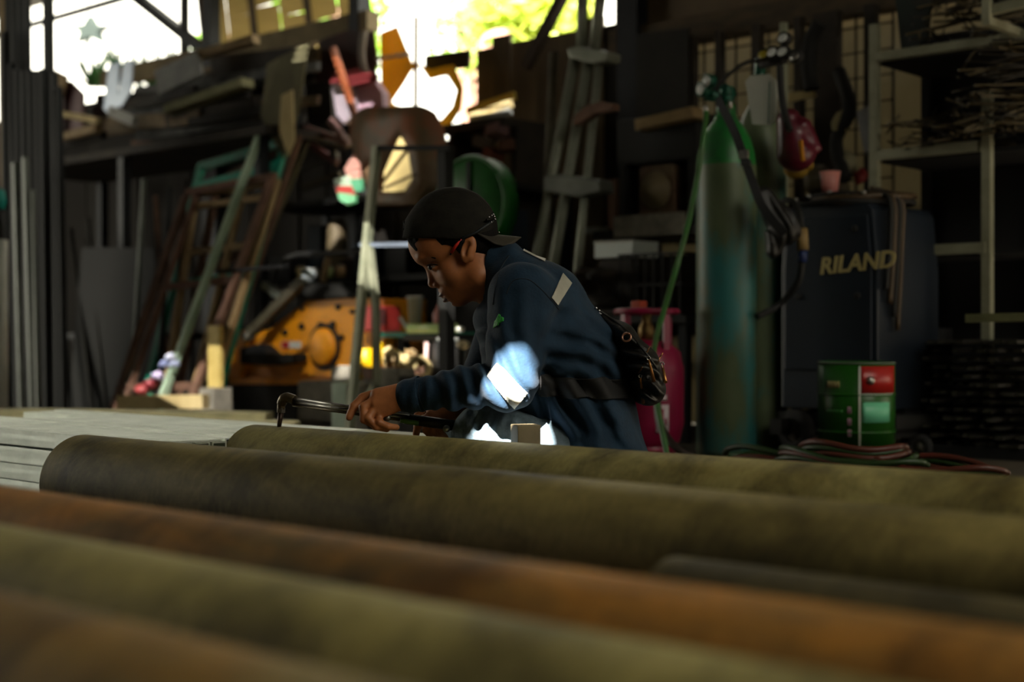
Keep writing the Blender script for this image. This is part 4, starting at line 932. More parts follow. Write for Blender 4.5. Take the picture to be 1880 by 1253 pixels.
for i, (x, y, c) in enumerate(((800, 255, 'e0823c'), (870, 300, '8a4a2c'), (905, 285, '7a3a22'), (930, 268, '6e4430'), (888, 262, '5c4a3c'), (912, 240, '8a6a6a'))):
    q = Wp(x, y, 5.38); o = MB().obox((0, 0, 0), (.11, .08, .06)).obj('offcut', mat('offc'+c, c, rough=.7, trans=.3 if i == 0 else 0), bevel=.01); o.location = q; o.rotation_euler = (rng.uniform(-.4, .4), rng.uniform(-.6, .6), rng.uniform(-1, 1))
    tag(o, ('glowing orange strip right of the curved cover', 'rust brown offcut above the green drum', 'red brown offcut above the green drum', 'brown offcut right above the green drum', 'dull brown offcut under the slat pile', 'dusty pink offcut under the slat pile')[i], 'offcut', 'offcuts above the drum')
# ---- low bench with small things behind the torch
PB = 4.62
lb = thing('low_bench', 'low two-tier bench behind the torch', 'bench', PS(PB+.1, sp(770, PB), 0))
s0, s1 = sp(905, PB), sp(648, PB)
MB().obox(PS(PB+.12, (s0+s1)/2, .22), (s1-s0, .45, .04)).obj('bench_top', m_conc, lb)
MB().obox(PS(PB+.26, (s0+s1)/2, .455), (s1-s0, .2, .025)).obj('upper_tier', m_teal, lb)
for ss in (s0+.04, s1-.04):
    MB().obox(PS(PB+.0, ss, .10), (.05, .05, .2)).obj('leg', m_black, lb); MB().obox(PS(PB+.30, ss, .22), (.05, .05, .44)).obj('leg', m_black, lb)
def jar(name, lab, cat, px, z, p, prof, m, parts=()):
    b = floorpt(px, p)+UPZ*z; t = thing(name, lab, cat, b); MB().lathe(b, prof, 24).obj('shell', m, t)
    for nm, pr, m2 in parts: MB().lathe(b, pr, 24).obj(nm, m2, t)
    return t
zb = .24
m_yel = mat('bright_yellow', 'e6b800', 'f0c810', rough=.4, scale=4, trans=.25)
jar('yellow_bucket', 'bright yellow bucket on the low bench behind the trestle leg', 'bucket', 672, zb, PB-.02, [(0, 0), (.060, 0), (.048, .10), (.036, .145), (.03, .15), (0, .15)], m_yel, (('handle_cap', [(0, .14), (.015, .14), (.013, .155), (0, .155)], m_black),))
jar('yellow_bottle', 'small yellow bottle right of the trestle leg', 'bottle', 696, .30, PB+.02, [(0, 0), (.02, 0), (.022, .06), (.018, .11), (.008, .12), (0, .12)], m_yel, (('bottle_cap', [(0, .12), (.009, .12), (.009, .135), (0, .135)], m_white),))
tag(MB().obox(floorpt(718, PB+.03)+UPZ*.27, (.25, .2, .06)).obj('crate', m_rustbr, bevel=.008), 'rust brown crate under the wood chips', 'crate')
G = 'wood chips heaped in the crate'
for i in range(34):
    q = floorpt(rng.uniform(702, 757), PB+rng.uniform(-.05, .1))+UPZ*rng.uniform(.305, .38)
    o = MB().obox((0, 0, 0), (rng.uniform(.03, .06), .035, rng.uniform(.015, .03))).obj('wood_chip', m_cream if rng.random() < .8 else m_tan, bevel=.004); o.location = q; o.rotation_euler = (rng.uniform(-1, 1), rng.uniform(-1, 1), rng.uniform(0, 3))
    tag(o, 'cream wood chip in the small heap behind the trestle', 'wood chip', G)
for i, (x0, x1, y0, y1, m) in enumerate(((640, 690, 690, 735, m_conc), (690, 760, 655, 715, m_conc), (735, 790, 668, 730, m_board2), (615, 660, 690, 730, m_paleg))):
    a_ = Wp((x0+x1)/2, (y0+y1)/2, 4.35); w = (x1-x0)*a_.y/FPX
    o = MB().obox((0, 0, 0), (w, .10, a_.z+.02+.0)).obj('stone_block', m, bevel=.015); o.location = (a_.x, a_.y, (a_.z+.02)/2)
    tag(o, ('grey stone block at the foot of the trestle', 'pale stone block behind the hand', 'weathered block right behind the wrist', 'pale green block left of the trestle foot')[i], 'block')
rb = thing('red_box', 'red plastic box with a dark opening on the upper tier', 'box', floorpt(700, PB+.22)+UPZ*.47)
MB().obox(floorpt(700, PB+.22)+UPZ*.535, (.17, .12, .13)).obj('shell', mat('salmon_red', 'd84a44', 'b8302c', rough=.4, scale=8), rb, bevel=.012)
MB().obox(floorpt(700, PB+.155)+UPZ*.545, (.06, .012, .08)).obj('opening', mat('dark_red', '5a1214', rough=.6), rb)
bar('spanner', floorpt(735, PB+.2)+UPZ*.54, floorpt(752, PB+.2)+UPZ*.48, .018, m_white, 'pale spanner leaning on the red box', 'spanner')
jar('plastic_cup', 'pale plastic cup standing behind the chin', 'cup', 762, .47, PB+.22, [(0, 0), (.028, 0), (.038, .16), (.041, .165), (.037, .168), (.034, .16), (.025, .006), (0, .006)], mat('cup_pale', 'b8b8a0', rough=.4, trans=.3), (('cup_rim', [(.037, .164), (.043, .164), (.043, .176), (.037, .176)], m_white),))
jar('pink_jug', 'dull pink jug standing below the chin', 'jug', 812, .47, PB+.22, [(0, 0), (.045, 0), (.046, .08), (.03, .12), (.018, .135), (0, .135)], mat('pink_jug', 'b87068', 'a86058', rough=.4, scale=5), (('jug_lid', [(0, .135), (.02, .135), (.02, .15), (0, .15)], m_white),))
tag(MB().tube([floorpt(752, PB+.10)+UPZ*.485, floorpt(836, PB+.10)+UPZ*.485], .024, 16).obj('green_tube', mat('lit_green_tube', 'b8d880', 'd8e8a8', rough=.35, scale=5)), 'pale green tube lying across the bench under the jug', 'tube')
tag(MB().tube([floorpt(745, PB+.12)+UPZ*.44, floorpt(905, PB+.12)+UPZ*.44], .018, 10).obj('bench_rail', m_black), 'black rail lying under the pale green tube', 'rail')
dr = jar('black_drum', 'small black drum with pale handle behind the forearm', 'drum', 822, zb, PB+.02, [(0, 0), (.072, 0), (.075, .01), (.075, .17), (.06, .185), (0, .185)], mat('drum_black', '141413', '1f1d1a', rough=.45, scale=6), (('drum_lid', [(0, .185), (.05, .185), (.05, .20), (0, .20)], m_gw),))
MB().tube([floorpt(783, PB-.06)+UPZ*.42, floorpt(781, PB-.06)+UPZ*.25], .010, 10).obj('handle', mat('pale_pink', 'c8a8a0', rough=.4), dr)
tag(MB().torus(floorpt(770, PB-.10)+UPZ*.30, .045, .016, (.3, -1, .1), 24, 8).obj('brass_ring', m_cream), 'cream ring leaning on the black drum', 'ring')
for i, (x, z, c, r) in enumerate(((850, .40, 'c8b890', .03), (868, .33, 'e0d0a0', .02), (878, .26, 'f0e8a0', .022), (862, .25, '8a3a20', .03), (845, .47, 'd8d8c8', .022))):
    o = MB().ico((0, 0, 0), r, 2, (1, .8, .7)).obj('round_tin', mat('cap'+c, c, rough=.3, metal=.3)); o.location = floorpt(x, PB-.02+.02*i)+UPZ*(z+.01)
    tag(o, ('tan round tin beside the black drum', 'cream round tin right of the black drum', 'shiny yellow tin next to the sleeve', 'rust red tin low beside the sleeve', 'white tin on top right of the black drum')[i], 'tin', 'round tins beside the drum')
bar('wall_plank', Wp(782, 118, 5.8), Wp(862, 108, 5.8), .10, m_board2, 'short weathered plank nailed right above the bright gap', 'plank', None, .02)

for i, (x, y, r, lab) in enumerate(((552, 432, .028, 'small cream tin added as a glint at the left front edge of the crowded shelf'), (578, 430, .022, 'small pale tin added as the second glint on the crowded shelf'), (604, 447, .024, 'shiny green tinted tin added as a glint on the crowded shelf'), (626, 428, .026, 'small tan tin added as a glint on the crowded shelf by the trestle'))):
    b_ = floorpt(x, 5.18)+UPZ*.776; t_ = thing('glint_tin', lab, 'tin', b_, 'tins added as glints on the crowded shelf')  # tins put in to give bright glints on the shelf
    m_t = mat('tin_%d' % i, ('d8c080', 'c8b890', 'c8d890', 'd0a878')[i], rough=.3, metal=.3)
    MB().lathe(b_, [(0, 0), (r, 0), (r, r*2.2), (r*.9, r*2.3), (0, r*2.3)], 18).obj('tin_body', m_t, t_); MB().lathe(b_, [(0, r*2.3), (r*.7, r*2.3), (r*.7, r*2.6), (0, r*2.6)], 18).obj('lid', m_white, t_)
# ================================================================== middle right and right
# ---- galvanised tripod and a single pole
m_gp = mat('galv_pole', '7c7f70', '9a9c8c', rough=.45, metal=.35, scale=7)
tp = thing('tripod_stand', 'galvanised three-legged stand with bracket plates behind the worker', 'stand', floorpt(1035, 5.05))
P5 = 5.08
for (x0, y0, x1, y1, w) in ((1057, 100, 985, 480, .05), (1082, 100, 1018, 480, .05), (1102, 100, 1062, 480, .04)):
    k = (795-y0)/(480-y0); xe = x0+(x1-x0)*k
    A = Wp(x0, y0, P5); B = Wp(xe, 790, P5); B.z = 0
    MB().tube([A, B], w/2, 12).obj('leg', m_gp, tp)
for (x0, y0, x1, y1) in ((1070, -40, 1068, 95), (1107, -40, 1090, 95)): MB().tube([Wp(x0, y0, P5), Wp(x1, y1, P5)], .026, 12).obj('mast', m_gp, tp)
MB().poly([(1040, 88), (1060, 83), (1116, 95), (1114, 112), (1085, 116), (1044, 106)], P5-.05, .10).obj('bracket', m_gp, tp, bevel=.01)
MB().poly([(996, 324), (1030, 320), (1100, 330), (1104, 352), (1060, 362), (1000, 352)], P5-.05, .10).obj('bracket', mat('dark_galv', '4d4f45', '63655a', rough=.5, metal=.3, scale=7), tp, bevel=.01)
sheet('rusty_hook', [(1052, 230), (1054, 212), (1072, 196), (1100, 186), (1124, 190), (1124, 202), (1090, 208), (1070, 222)], P5-.12, .05, m_rustbr, 'rusty curved plate hooked on the tripod legs', 'hook')
A, B = Wp(1017, 96, 5.2), floorpt(986, 5.15)
tag(MB().tube([A, B], .024, 12).obj('steel_pole', mat('brown_grey_pole', '5c5648', '7a7462', rough=.5, metal=.2, scale=6)), 'brownish grey pole standing left of the tripod', 'pole')
bar('branch', Wp(965, 125, 5.75), Wp(1040, -20, 5.75), .05, mat('dark_branch', '3a2c20', rough=.8), 'dark sloping branch against the green foliage', 'branch')
bar('wood_post', Wp(1128, 330, 5.6), floorpt(1135, 5.6), .05, m_rustbr, 'brown wooden post right of the tripod', 'post')
bar('pale_rail', Wp(1075, 424, 5.62), Wp(1128, 421, 5.62), .03, m_gw, 'short pale rail behind the tripod', 'rail')
# ---- table with wire basket, cloth heap, white tray
tb = thing('work_table', 'dark table under the wire basket', 'table', floorpt(1175, 5.05))
ta, tz = sp(1180, 5.05), .52
MB().obox(PS(5.08, ta, tz), (.78, .5, .03)).obj('table_top', m_black, tb)
for du in (-.35, .35):
    for dp in (-.2, .2): MB().obox(PS(5.08+dp, ta+du, tz/2-.01), (.04, .04, tz-.02)).obj('leg', m_frame, tb)
bk = thing('wire_basket', 'black wire basket on the dark table', 'basket', PS(5.02, sp(1215, 5.0), tz+.015))
bs = sp(1218, 5.0); bz0, bz1 = tz+.02, .80
for z in (bz0, (bz0+bz1)/2, bz1):
    for dp in (-.12, .12): MB().obox(PS(5.02+dp, bs, z), (.34, .008, .012)).obj('wire', m_black, bk)
    for du in (-.165, .165): MB().obox(PS(5.02, bs+du, z), (.008, .24, .012)).obj('wire', m_black, bk)
for k in range(8): MB().obox(PS(4.90, bs-.16+.32*k/7, (bz0+bz1)/2), (.007, .007, bz1-bz0)).obj('wire', m_black, bk)
MB().obox(PS(5.14, bs, (bz0+bz1)/2), (.32, .006, bz1-bz0)).obj('back_sheet', m_darkwood, bk)
ws_ = thing('plastic_tray', 'white plastic tray standing above the cloth heap', 'tray', Wp(1150, 476, 4.98))
mb = MB(); c0 = Wp(1150, 474, 5.0)
for (z0, z1, k) in ((0, .07, 0),):
    for du, dp, sx, sy in ((0, -.09, .21, .006), (0, .09, .21, .006), (-.105, 0, .006, .18), (.105, 0, .006, .18)): mb.obox(c0+D*du+N*dp+UPZ*.035, (sx, sy, .07))
    mb.obox(c0+UPZ*.002, (.21, .18, .006))
mb.obj('tray_walls', mat('white_plastic', 'e8f0ec', rough=.4), ws_)
MB().obox(c0+UPZ*.068-N*.094, (.22, .008, .008)).obj('lip', m_white, ws_)
tag(MB().obox(PS(5.02, c0.dot(D), (tz+.015+c0.z)/2), (.2, .18, c0.z-tz-.025)).obj('cardboard_box', m_darkwood, bevel=.01), 'dark box under the white tray', 'box')
G = 'dark cloths heaped on the table'
for i in range(10):
    q = Wp(rng.uniform(1062, 1150), rng.uniform(495, 562), rng.uniform(4.82, 4.95)); o = MB().ico((0, 0, 0), rng.uniform(.045, .075), 2, (1, .7, .5)).obj('cloth', rng.choice([m_darkwood, m_board, m_board2, pal[3]])); o.location = q
    for v in o.data.vertices: v.co *= 1+.25*math.sin(v.co.x*90+i)*math.sin(v.co.z*110+2*i)
    tag(o, 'crumpled dark cloth in the heap below the white tray', 'cloth', G)
# ---- bench with old machines at the wall
nb = thing('machine_bench', 'dark bench with pale edge behind the gas cylinder', 'bench', floorpt(1240, 5.55))
ns = sp(1238, 5.5)
MB().obox(PS(5.52, ns, .93), (.62, .5, .04)).obj('bench_top', m_black, nb); MB().obox(PS(5.26, ns-.03, .96), (.40, .02, .10)).obj('edge_board', m_conc, nb)
for du in (-.28, .28): MB().obox(PS(5.55, ns+du, .455), (.05, .4, .91)).obj('leg', m_frame, nb)
om = thing('old_motor', 'rusty old motor on the bench left of the gas cylinder', 'motor', Wp(1235, 412, 5.45))
MB().obox(PS(5.45, ns, 1.10), (.2, .2, .30)).obj('housing', mat('rust_motor', '4a2c1a', '6a5a40', rough=.7, scale=9), om, bevel=.02)
MB().lathe(PS(5.35, ns-.0, 1.13), [(0, -.05), (.03, -.05), (.035, -.02), (.085, -.01), (.09, 0), (0, 0)], 22, axis=N).obj('fan_cover', mat('fan_tan', '77684a', rough=.6), om)
MB().obox(PS(5.42, ns-.1, .97), (.14, .16, .05)).obj('foot', m_rustbr, om)
bb = thing('black_case', 'black case with a wooden lid above the old motor', 'case', PS(5.5, ns, 1.27))
MB().obox(PS(5.5, ns, 1.37), (.46, .3, .22)).obj('case_body', m_black, bb, bevel=.015)
MB().beam(Wp(1180, 232, 5.33), Wp(1285, 208, 5.33), .05, .12).obj('lid', m_tan, bb)
MB().obox(PS(5.5, ns+.2, 1.11), (.03, .3, .3)).obj('support', m_black, bb); MB().obox(PS(5.5, ns-.2, 1.11), (.03, .3, .3)).obj('support', m_black, bb)
# ---- pink gas bottle
PG = 4.24; gb = floorpt(1187, PG)
m_pink = mat('magenta_enamel', '8c0f3c', '7a0c34', rough=.4, scale=6)
gp = thing('gas_bottle', 'magenta household gas bottle behind the waist bag', 'gas bottle', gb)
MB().lathe(gb, [(0, .03), (.09, .03), (.125, .06), (.138, .12), (.138, .33), (.125, .39), (.08, .43), (0, .44)], 36).obj('tank', m_pink, gp)
MB().lathe(gb, [(.10, 0), (.105, 0), (.105, .06), (.10, .06)], 32).obj('foot_ring', m_pink, gp)
mb = MB()
for k in range(4):
    a0 = k*math.pi/2+.5; mb.prism([gb+Vector((.105*math.cos(a0+t), .105*math.sin(a0+t), .38)) for t in (0, .22)]+[gb+Vector((.115*math.cos(a0+t), .115*math.sin(a0+t), .38)) for t in (.22, 0)], (0, 0, .165))
mb.torus(gb+UPZ*.54, .112, .012, UPZ, 36, 8); mb.obj('collar', m_pink, gp)
MB().lathe(gb, [(0, .43), (.03, .43), (.03, .48), (.018, .50), (.018, .53), (0, .53)], 16).obj('valve', mat('valve_brass', '7a6238', rough=.4, metal=.7), gp)
MB().obox(gb+Vector((-.03, -.02, .555)), (.04, .05, .05)).obj('regulator', mat('orange_reg', 'a83a1c', rough=.5), gp, bevel=.006)
def face(cen, r, ang0, ang1, z0, z1, off=.002, n=10):     # a patch bent round an upright cylinder
    mb = MB(); vs = []
    for i in range(n+1):
        a = ang0+(ang1-ang0)*i/n; vs.append([mb.bm.verts.new(Vector((cen.x+(r+o)*math.cos(a), cen.y+(r+o)*math.sin(a), cen.z+z))) for o in (0, off) for z in (z0, z1)])
    for i in range(n):
        p_, q_ = vs[i], vs[i+1]
        for idx in ((0, 1), (2, 3), (0, 2), (1, 3)): f = mb.bm.faces.new((p_[idx[0]], q_[idx[0]], q_[idx[1]], p_[idx[1]])); f.smooth = True
    mb.bm.faces.new((vs[0][0], vs[0][1], vs[0][3], vs[0][2])); mb.bm.faces.new((vs[-1][0], vs[-1][1], vs[-1][3], vs[-1][2]))
    return mb
def toward(b): return math.atan2(-b.y, -b.x)
ta_ = toward(gb); em = face(gb, .138, ta_+.25, ta_+.62, .10, .20).obj('emblem', mat('emblem_white', 'c8b8bc', rough=.5), gp)
face(gb, .1402, ta_+.33, ta_+.46, .115, .185).obj('emblem_mark', m_pink, em); face(gb, .1402, ta_+.50, ta_+.55, .125, .15).obj('emblem_mark', m_pink, em)
face(gb, .138, ta_+.30, ta_+.55, .215, .235).obj('lettering', MATS['emblem_white'], gp)
tag(MB().tube(smooth_path([gb+Vector((.02, -.17, .34)), W(1208, 760, 4.95), W(1222, 800, 4.9), W(1255, 838, 4.85)+UPZ*.01, W(1300, 850, 4.85)]), .014, 10).obj('brown_hose', mat('brown_hose', '2a1c14', rough=.5)), 'brown hose hanging in front of the magenta gas bottle', 'hose')
# ---- tall gas cylinders
m_cyl = mat('worn_teal_cylinder', '5a6448', '2a6866', rough=.45, metal=.05, scale=5, stretch=(1, 1, .4), c3='4f5c40', lo=.38, hi=.62, bump=.15)
m_shl = mat('green_shoulder', '17702c', '2a4a30', rough=.4, scale=6, lo=.5, hi=.75)
m_dkg = mat('dark_green_metal', '0c4a38', rough=.35, metal=.3)
c1 = floorpt(1333, 4.5)
cy = thing('gas_cylinder', 'tall worn teal gas cylinder with a green shoulder and twin gauges', 'gas cylinder', c1)
MB().lathe(c1, [(0, 0), (.105, 0), (.113, .02), (.113, 1.06), (.112, 1.09)], 44).obj('tank', m_cyl, cy)
MB().lathe(c1, [(.112, 1.09), (.106, 1.14), (.092, 1.19), (.068, 1.235), (.045, 1.265), (.036, 1.29), (.034, 1.32), (0, 1.32)], 44).obj('shoulder', m_shl, cy)
rg_ = MB().lathe(c1, [(0, 1.32), (.026, 1.32), (.03, 1.34), (.03, 1.37), (.022, 1.39), (0, 1.395)], 18).obj('regulator', m_dkg, cy)
MB().tube([Wp(1300, 175, 4.42), Wp(1320, 178, 4.5), Wp(1345, 168, 4.5)], .022, 12).obj('regulator_arm', m_dkg, cy)
for (x, y) in ((1286, 164), (1297, 149)):
    g0 = MB().lathe(Wp(x, y, 4.38), [(0, .03), (.027, .03), (.028, 0), (.024, -.003), (.022, 0), (0, 0)], 24, axis=(N*.55+Vector((.55, .2, 0)))).obj('gauge', m_dkg, cy)
    MB().lathe(Wp(x, y, 4.375), [(0, 0), (.021, 0), (.021, -.003), (0, -.003)], 24, axis=(N*.55+Vector((.55, .2, 0)))).obj('dial', mat('dial_white', 'd0d4d0', rough=.3), g0)
MB().lathe(Wp(1337, 167, 4.42), [(0, 0), (.018, 0), (.024, -.02), (.02, -.035), (0, -.035)], 16, axis=N).obj('adjust_knob', m_dkg, cy)
for q in ((1296, 208), (1340, 200)): MB().lathe(Wp(*q, 4.40), [(0, 0), (.011, 0), (.011, .02), (.007, .03), (0, .03)], 10).obj('fitting', m_steel, cy)
gh = tag(MB().tube(smooth_path([Wp(1297, 206, 4.39), Wp(1293, 240, 4.36), Wp(1285, 300, 4.33), Wp(1268, 390, 4.30), Wp(1245, 480, 4.26), Wp(1222, 560, 4.15), Wp(1203, 630, 4.05), Wp(1199, 700, 3.98), Wp(1230, 860, 3.9)], 6), .0105, 10).obj('green_hose', mat('leaf_green_hose', '2c6a24', '3a5a2a', rough=.4, scale=9)), 'green hose running down from the cylinder regulator', 'hose')
c2 = floorpt(1396, 4.86)
cy2 = thing('gas_cylinder', 'second teal gas cylinder half hidden behind, with paper tag', 'gas cylinder', c2)
MB().lathe(c2, [(0, 0), (.095, 0), (.102, .02), (.102, 1.18), (.095, 1.25), (.07, 1.33), (.04, 1.38), (.034, 1.43), (0, 1.43)], 40).obj('tank', m_cyl, cy2)
MB().lathe(c2, [(0, 1.43), (.03, 1.43), (.034, 1.46), (.024, 1.50), (.02, 1.56), (0, 1.56)], 16).obj('valve', m_dkg, cy2)
MB().tube([Wp(1398, 118, 4.8), Wp(1440, 108, 4.75)], .02, 12).obj('regulator', m_black, cy2)
for (x, y, m) in ((1417, 96, MATS['dial_white']), (1436, 95, MATS['dial_white']), (1437, 70, MATS['dial_white']), (1400, 100, mat('gauge_yellow', '9a8a1c', rough=.4)), (1458, 103, m_steel)):
    g0 = MB().lathe(Wp(x, y, 4.72), [(0, .03), (.026, .03), (.026, 0), (0, 0)], 20, axis=N).obj('gauge', m_black, cy2); MB().lathe(Wp(x, y, 4.715), [(0, 0), (.019, 0), (.019, -.003), (0, -.003)], 18, axis=N+UPZ*-.5, ).obj('dial', m, g0)
MB().tube(smooth_path([Wp(1310, 165, 4.5), Wp(1340, 135, 4.6), Wp(1370, 115, 4.7), Wp(1395, 112, 4.78)]), .008, 8).obj('lead', m_black, cy2)
mb = MB(); pp = [(1368, 150), (1378, 139), (1412, 136), (1425, 148), (1427, 180), (1423, 222), (1414, 230), (1381, 228), (1375, 190)]
tagp = thing('paper_tag', 'white paper tag hanging on the second gas cylinder', 'paper', Wp(1398, 230, 4.66))
MB().poly(pp, 4.66, .004).obj('sheet', mat('paper_white', 'b4b4a8', 'c4c4b8', rough=.7, scale=4), tagp); MB().tube([Wp(1413, 150, 4.655), Wp(1411, 228, 4.655)], .0025, 6).obj('string', m_dkg, tagp)
# harness strap and dark bundle
hr = thing('harness_strap', 'black webbing strap with buckle hung over the gas cylinder', 'strap', Wp(1400, 440, 4.3))
mb = MB(); cp = smooth_path([Wp(1318, 180, 4.40), Wp(1330, 205, 4.36), Wp(1350, 245, 4.33), Wp(1366, 290, 4.33), Wp(1382, 335, 4.33), Wp(1400, 380, 4.33), Wp(1440, 430, 4.36)], 5)
for a_, b_ in zip(cp, cp[1:]): mb.beam(a_, b_+(b_-a_)*.15, .032, .006)
mb.obj('webbing', mat('strap_black', '101012', rough=.7), hr)
MB().beam(Wp(1358, 284, 4.31), Wp(1374, 283, 4.31), .03, .012).obj('buckle', m_steel, hr); MB().beam(Wp(1362, 300, 4.31), Wp(1378, 299, 4.31), .02, .012).obj('buckle', m_black, hr)
o = SDF(Wp(1420, 410, 4.45)-Vector((.16, .2, .2)), Wp(1420, 410, 4.45)+Vector((.16, .2, .2)), .007)
B0 = Wp(1420, 410, 4.44); o.cone(B0+Vector((-.04, 0, .1)), B0+Vector((.04, 0, -.02)), .035, .06, .02); o.cone(B0+Vector((.03, 0, 0)), B0+Vector((.0, 0, -.10)), .05, .03, .02); o.fold(B0, .08, (1, 0, .5), .04, .008, .6)
V, Q = o.nets(); link('bundle', np_mesh('bundle', [(V, Q)]), m_leather, hr)
# welding helmet, glove
B0 = Wp(1462, 250, 4.70); o = SDF(B0-Vector((.16, .2, .2)), B0+Vector((.2, .2, .16)), .005)
o.cone(B0+Vector((-.03, 0, .06)), B0+Vector((.0, 0, -.06)), .045, .075, .02, sy=1.1); o.cone(B0+Vector((.02, 0, .03)), B0+Vector((.08, -.02, -.05)), .04, .012, .02, sy=1.6)
o.ell(B0+Vector((.045, -.075, -.02)), (.03, .02, .045), .01, rot=.6, op='sub')
V, Q = o.nets(); hm = thing('welding_helmet', 'dark red welding helmet hanging beside the paper tag', 'helmet', B0)
link('shell', np_mesh('helmet', [(V, Q)]), mat('dark_red_shell', '4a0f1c', '5c1626', rough=.35, scale=6), hm)
MB().tube(smooth_path([Wp(1432, 120, 4.62), Wp(1434, 165, 4.62), Wp(1440, 205, 4.62), Wp(1450, 240, 4.6)]), .014, 8).obj('hanger', m_black, hm)
MB().beam(Wp(1470, 258, 4.58), Wp(1474, 296, 4.58), .012).obj('clip', mat('clip_orange', 'b8781c', rough=.4), hm)
o = MB().ico((0, 0, 0), .045, 2, (1.1, .7, .8)).ico((.04, 0, .02), .028, 2).obj('glove', mat('yellow_glove', '8a6a10', rough=.7)); o.location = Wp(1462, 312, 4.80); tag(o, 'dull yellow glove tucked under the welding helmet', 'glove')
A = Wp(1439, 42, 5.35); tag(MB().tube([A, Vector((A.x, A.y, 0))], .018, 12).obj('white_tube', mat('pale_tube', 'a8aa90', rough=.4)), 'pale upright tube behind the gauges', 'tube')
# ---- welding machine
PWm = 5.02; wc = floorpt(1578, PWm); ws0 = sp(1578, PWm)
wm = thing('welding_machine', 'dark blue welding machine on wheels marked RILAND', 'welding machine', wc)
m_case = mat('blue_black_case', '141c26', '1a222c', rough=.45, scale=5)
fp = PWm-.24
def WF(u, z, dp=0.): return PS(fp+dp, ws0-u, z)       # u to the right along the front
MB().prism([WF(-.205, .17), WF(.205, .17), WF(.205, .70), WF(.185, .92), WF(.165, .945), WF(-.165, .945), WF(-.19, .92), WF(-.205, .70)], N*.5).obj('case', m_case, wm, bevel=.008)
MB().prism([WF(-.185, .32, -.012), WF(.185, .32, -.012), WF(.185, .70, -.012), WF(.168, .90, -.012), WF(-.172, .90, -.012), WF(-.185, .70, -.012)], N*.012).obj('front_panel', mat('blue_panel', '16202c', '121a24', rough=.4, scale=4), wm, bevel=.004)
tcu = bpy.data.curves.new('lettering', 'FONT'); tcu.body = 'RILAND'; tcu.size = .088; tcu.shear = .22; tcu.extrude = .002; tcu.offset = .0022; tcu.align_x = 'CENTER'; tcu.resolution_u = 4
tob = bpy.data.objects.new('tmp', tcu); COL.objects.link(tob); dg = bpy.context.evaluated_depsgraph_get(); tme = bpy.data.meshes.new_from_object(tob.evaluated_get(dg)); bpy.data.objects.remove(tob)
tpos = Wp(1572, 497, fp-.017); tu = (tpos-WF(0, 0)).dot(-D)
Mx = Matrix(((-D.x, 0, -N.x, tpos.x), (-D.y, 0, -N.y, tpos.y), (0, 1, 0, tpos.z), (0, 0, 0, 1)))
tme.transform(Mx @ Matrix.Rotation(.06, 4, 'Z')); link('lettering', tme, mat('cream_print', 'b0a06a', rough=.5), wm)
for (u, z) in ((-.12, .60), (.13, .60), (-.10, .86), (.12, .85)): MB().lathe(WF(u, z, -.012), [(0, -.008), (.011, -.008), (.013, 0), (0, 0)], 12, axis=N).obj('knob', m_black, wm)
def wheel(c, r, w, axis):
    t = MB().lathe(c, [(r*.55, -w/2), (r*.92, -w/2), (r, -w*.3), (r, w*.3), (r*.92, w/2), (r*.55, w/2), (r*.55, -w/2)], 28, axis=axis).obj('wheel', mat('tyre_black', '121110', '1c1a17', rough=.8, scale=9), wm)
    MB().lathe(c, [(0, -w*.35), (r*.16, -w*.5), (r*.2, -w*.3), (r*.55, -w*.3), (r*.55, w*.3), (0, w*.3)], 22, axis=axis).obj('hub', mat('hub_grey', '5a5448', rough=.6), t)
wl = floorpt(1462, 4.80); wheel(wl+UPZ*.085, .085, .045, N+D*-.25); wheel(wl+UPZ*.085+N*.42+D*.04, .085, .045, N+D*-.25)
wr2 = floorpt(1690, 4.86); wheel(wr2+UPZ*.045, .045, .03, N); wheel(wr2+UPZ*.045+N*.36, .045, .03, N)
MB().obox(WF(0.02, .13, .25), (.50, .46, .05)).obj('trolley', m_black, wm)
MB().obox(WF(-.20, .10, .2), (.05, .5, .06)).obj('axle', m_black, wm)
MB().obox(WF(.22, .10, .2), (.05, .4, .06)).obj('caster_bar', m_black, wm)
# connector hanging on the left of the machine
cn = thing('cable_connector', 'tan and blue cable connector hanging left of the welding machine', 'connector', Wp(1473, 490, 4.6))
MB().tube([Wp(1472, 420, 4.6), Wp(1474, 460, 4.6)], .022, 14).obj('grip', mat('tan_rubber', '7a6238', '8f7648', rough=.6, scale=20), cn); MB().tube([Wp(1474, 460, 4.6), Wp(1473, 482, 4.6)], .017, 14).obj('sleeve', mat('blue_sleeve', '1a2c5a', rough=.5), cn)
MB().tube(smooth_path([Wp(1430, 372, 4.75), Wp(1452, 368, 4.68), Wp(1468, 392, 4.6), Wp(1472, 422, 4.6)]), .011, 8).obj('cable', m_black, cn)
MB().tube(smooth_path([Wp(1473, 480, 4.6), Wp(1465, 520, 4.6), Wp(1430, 560, 4.6), Wp(1390, 582, 4.5)]), .013, 8).obj('cable', m_black, cn)
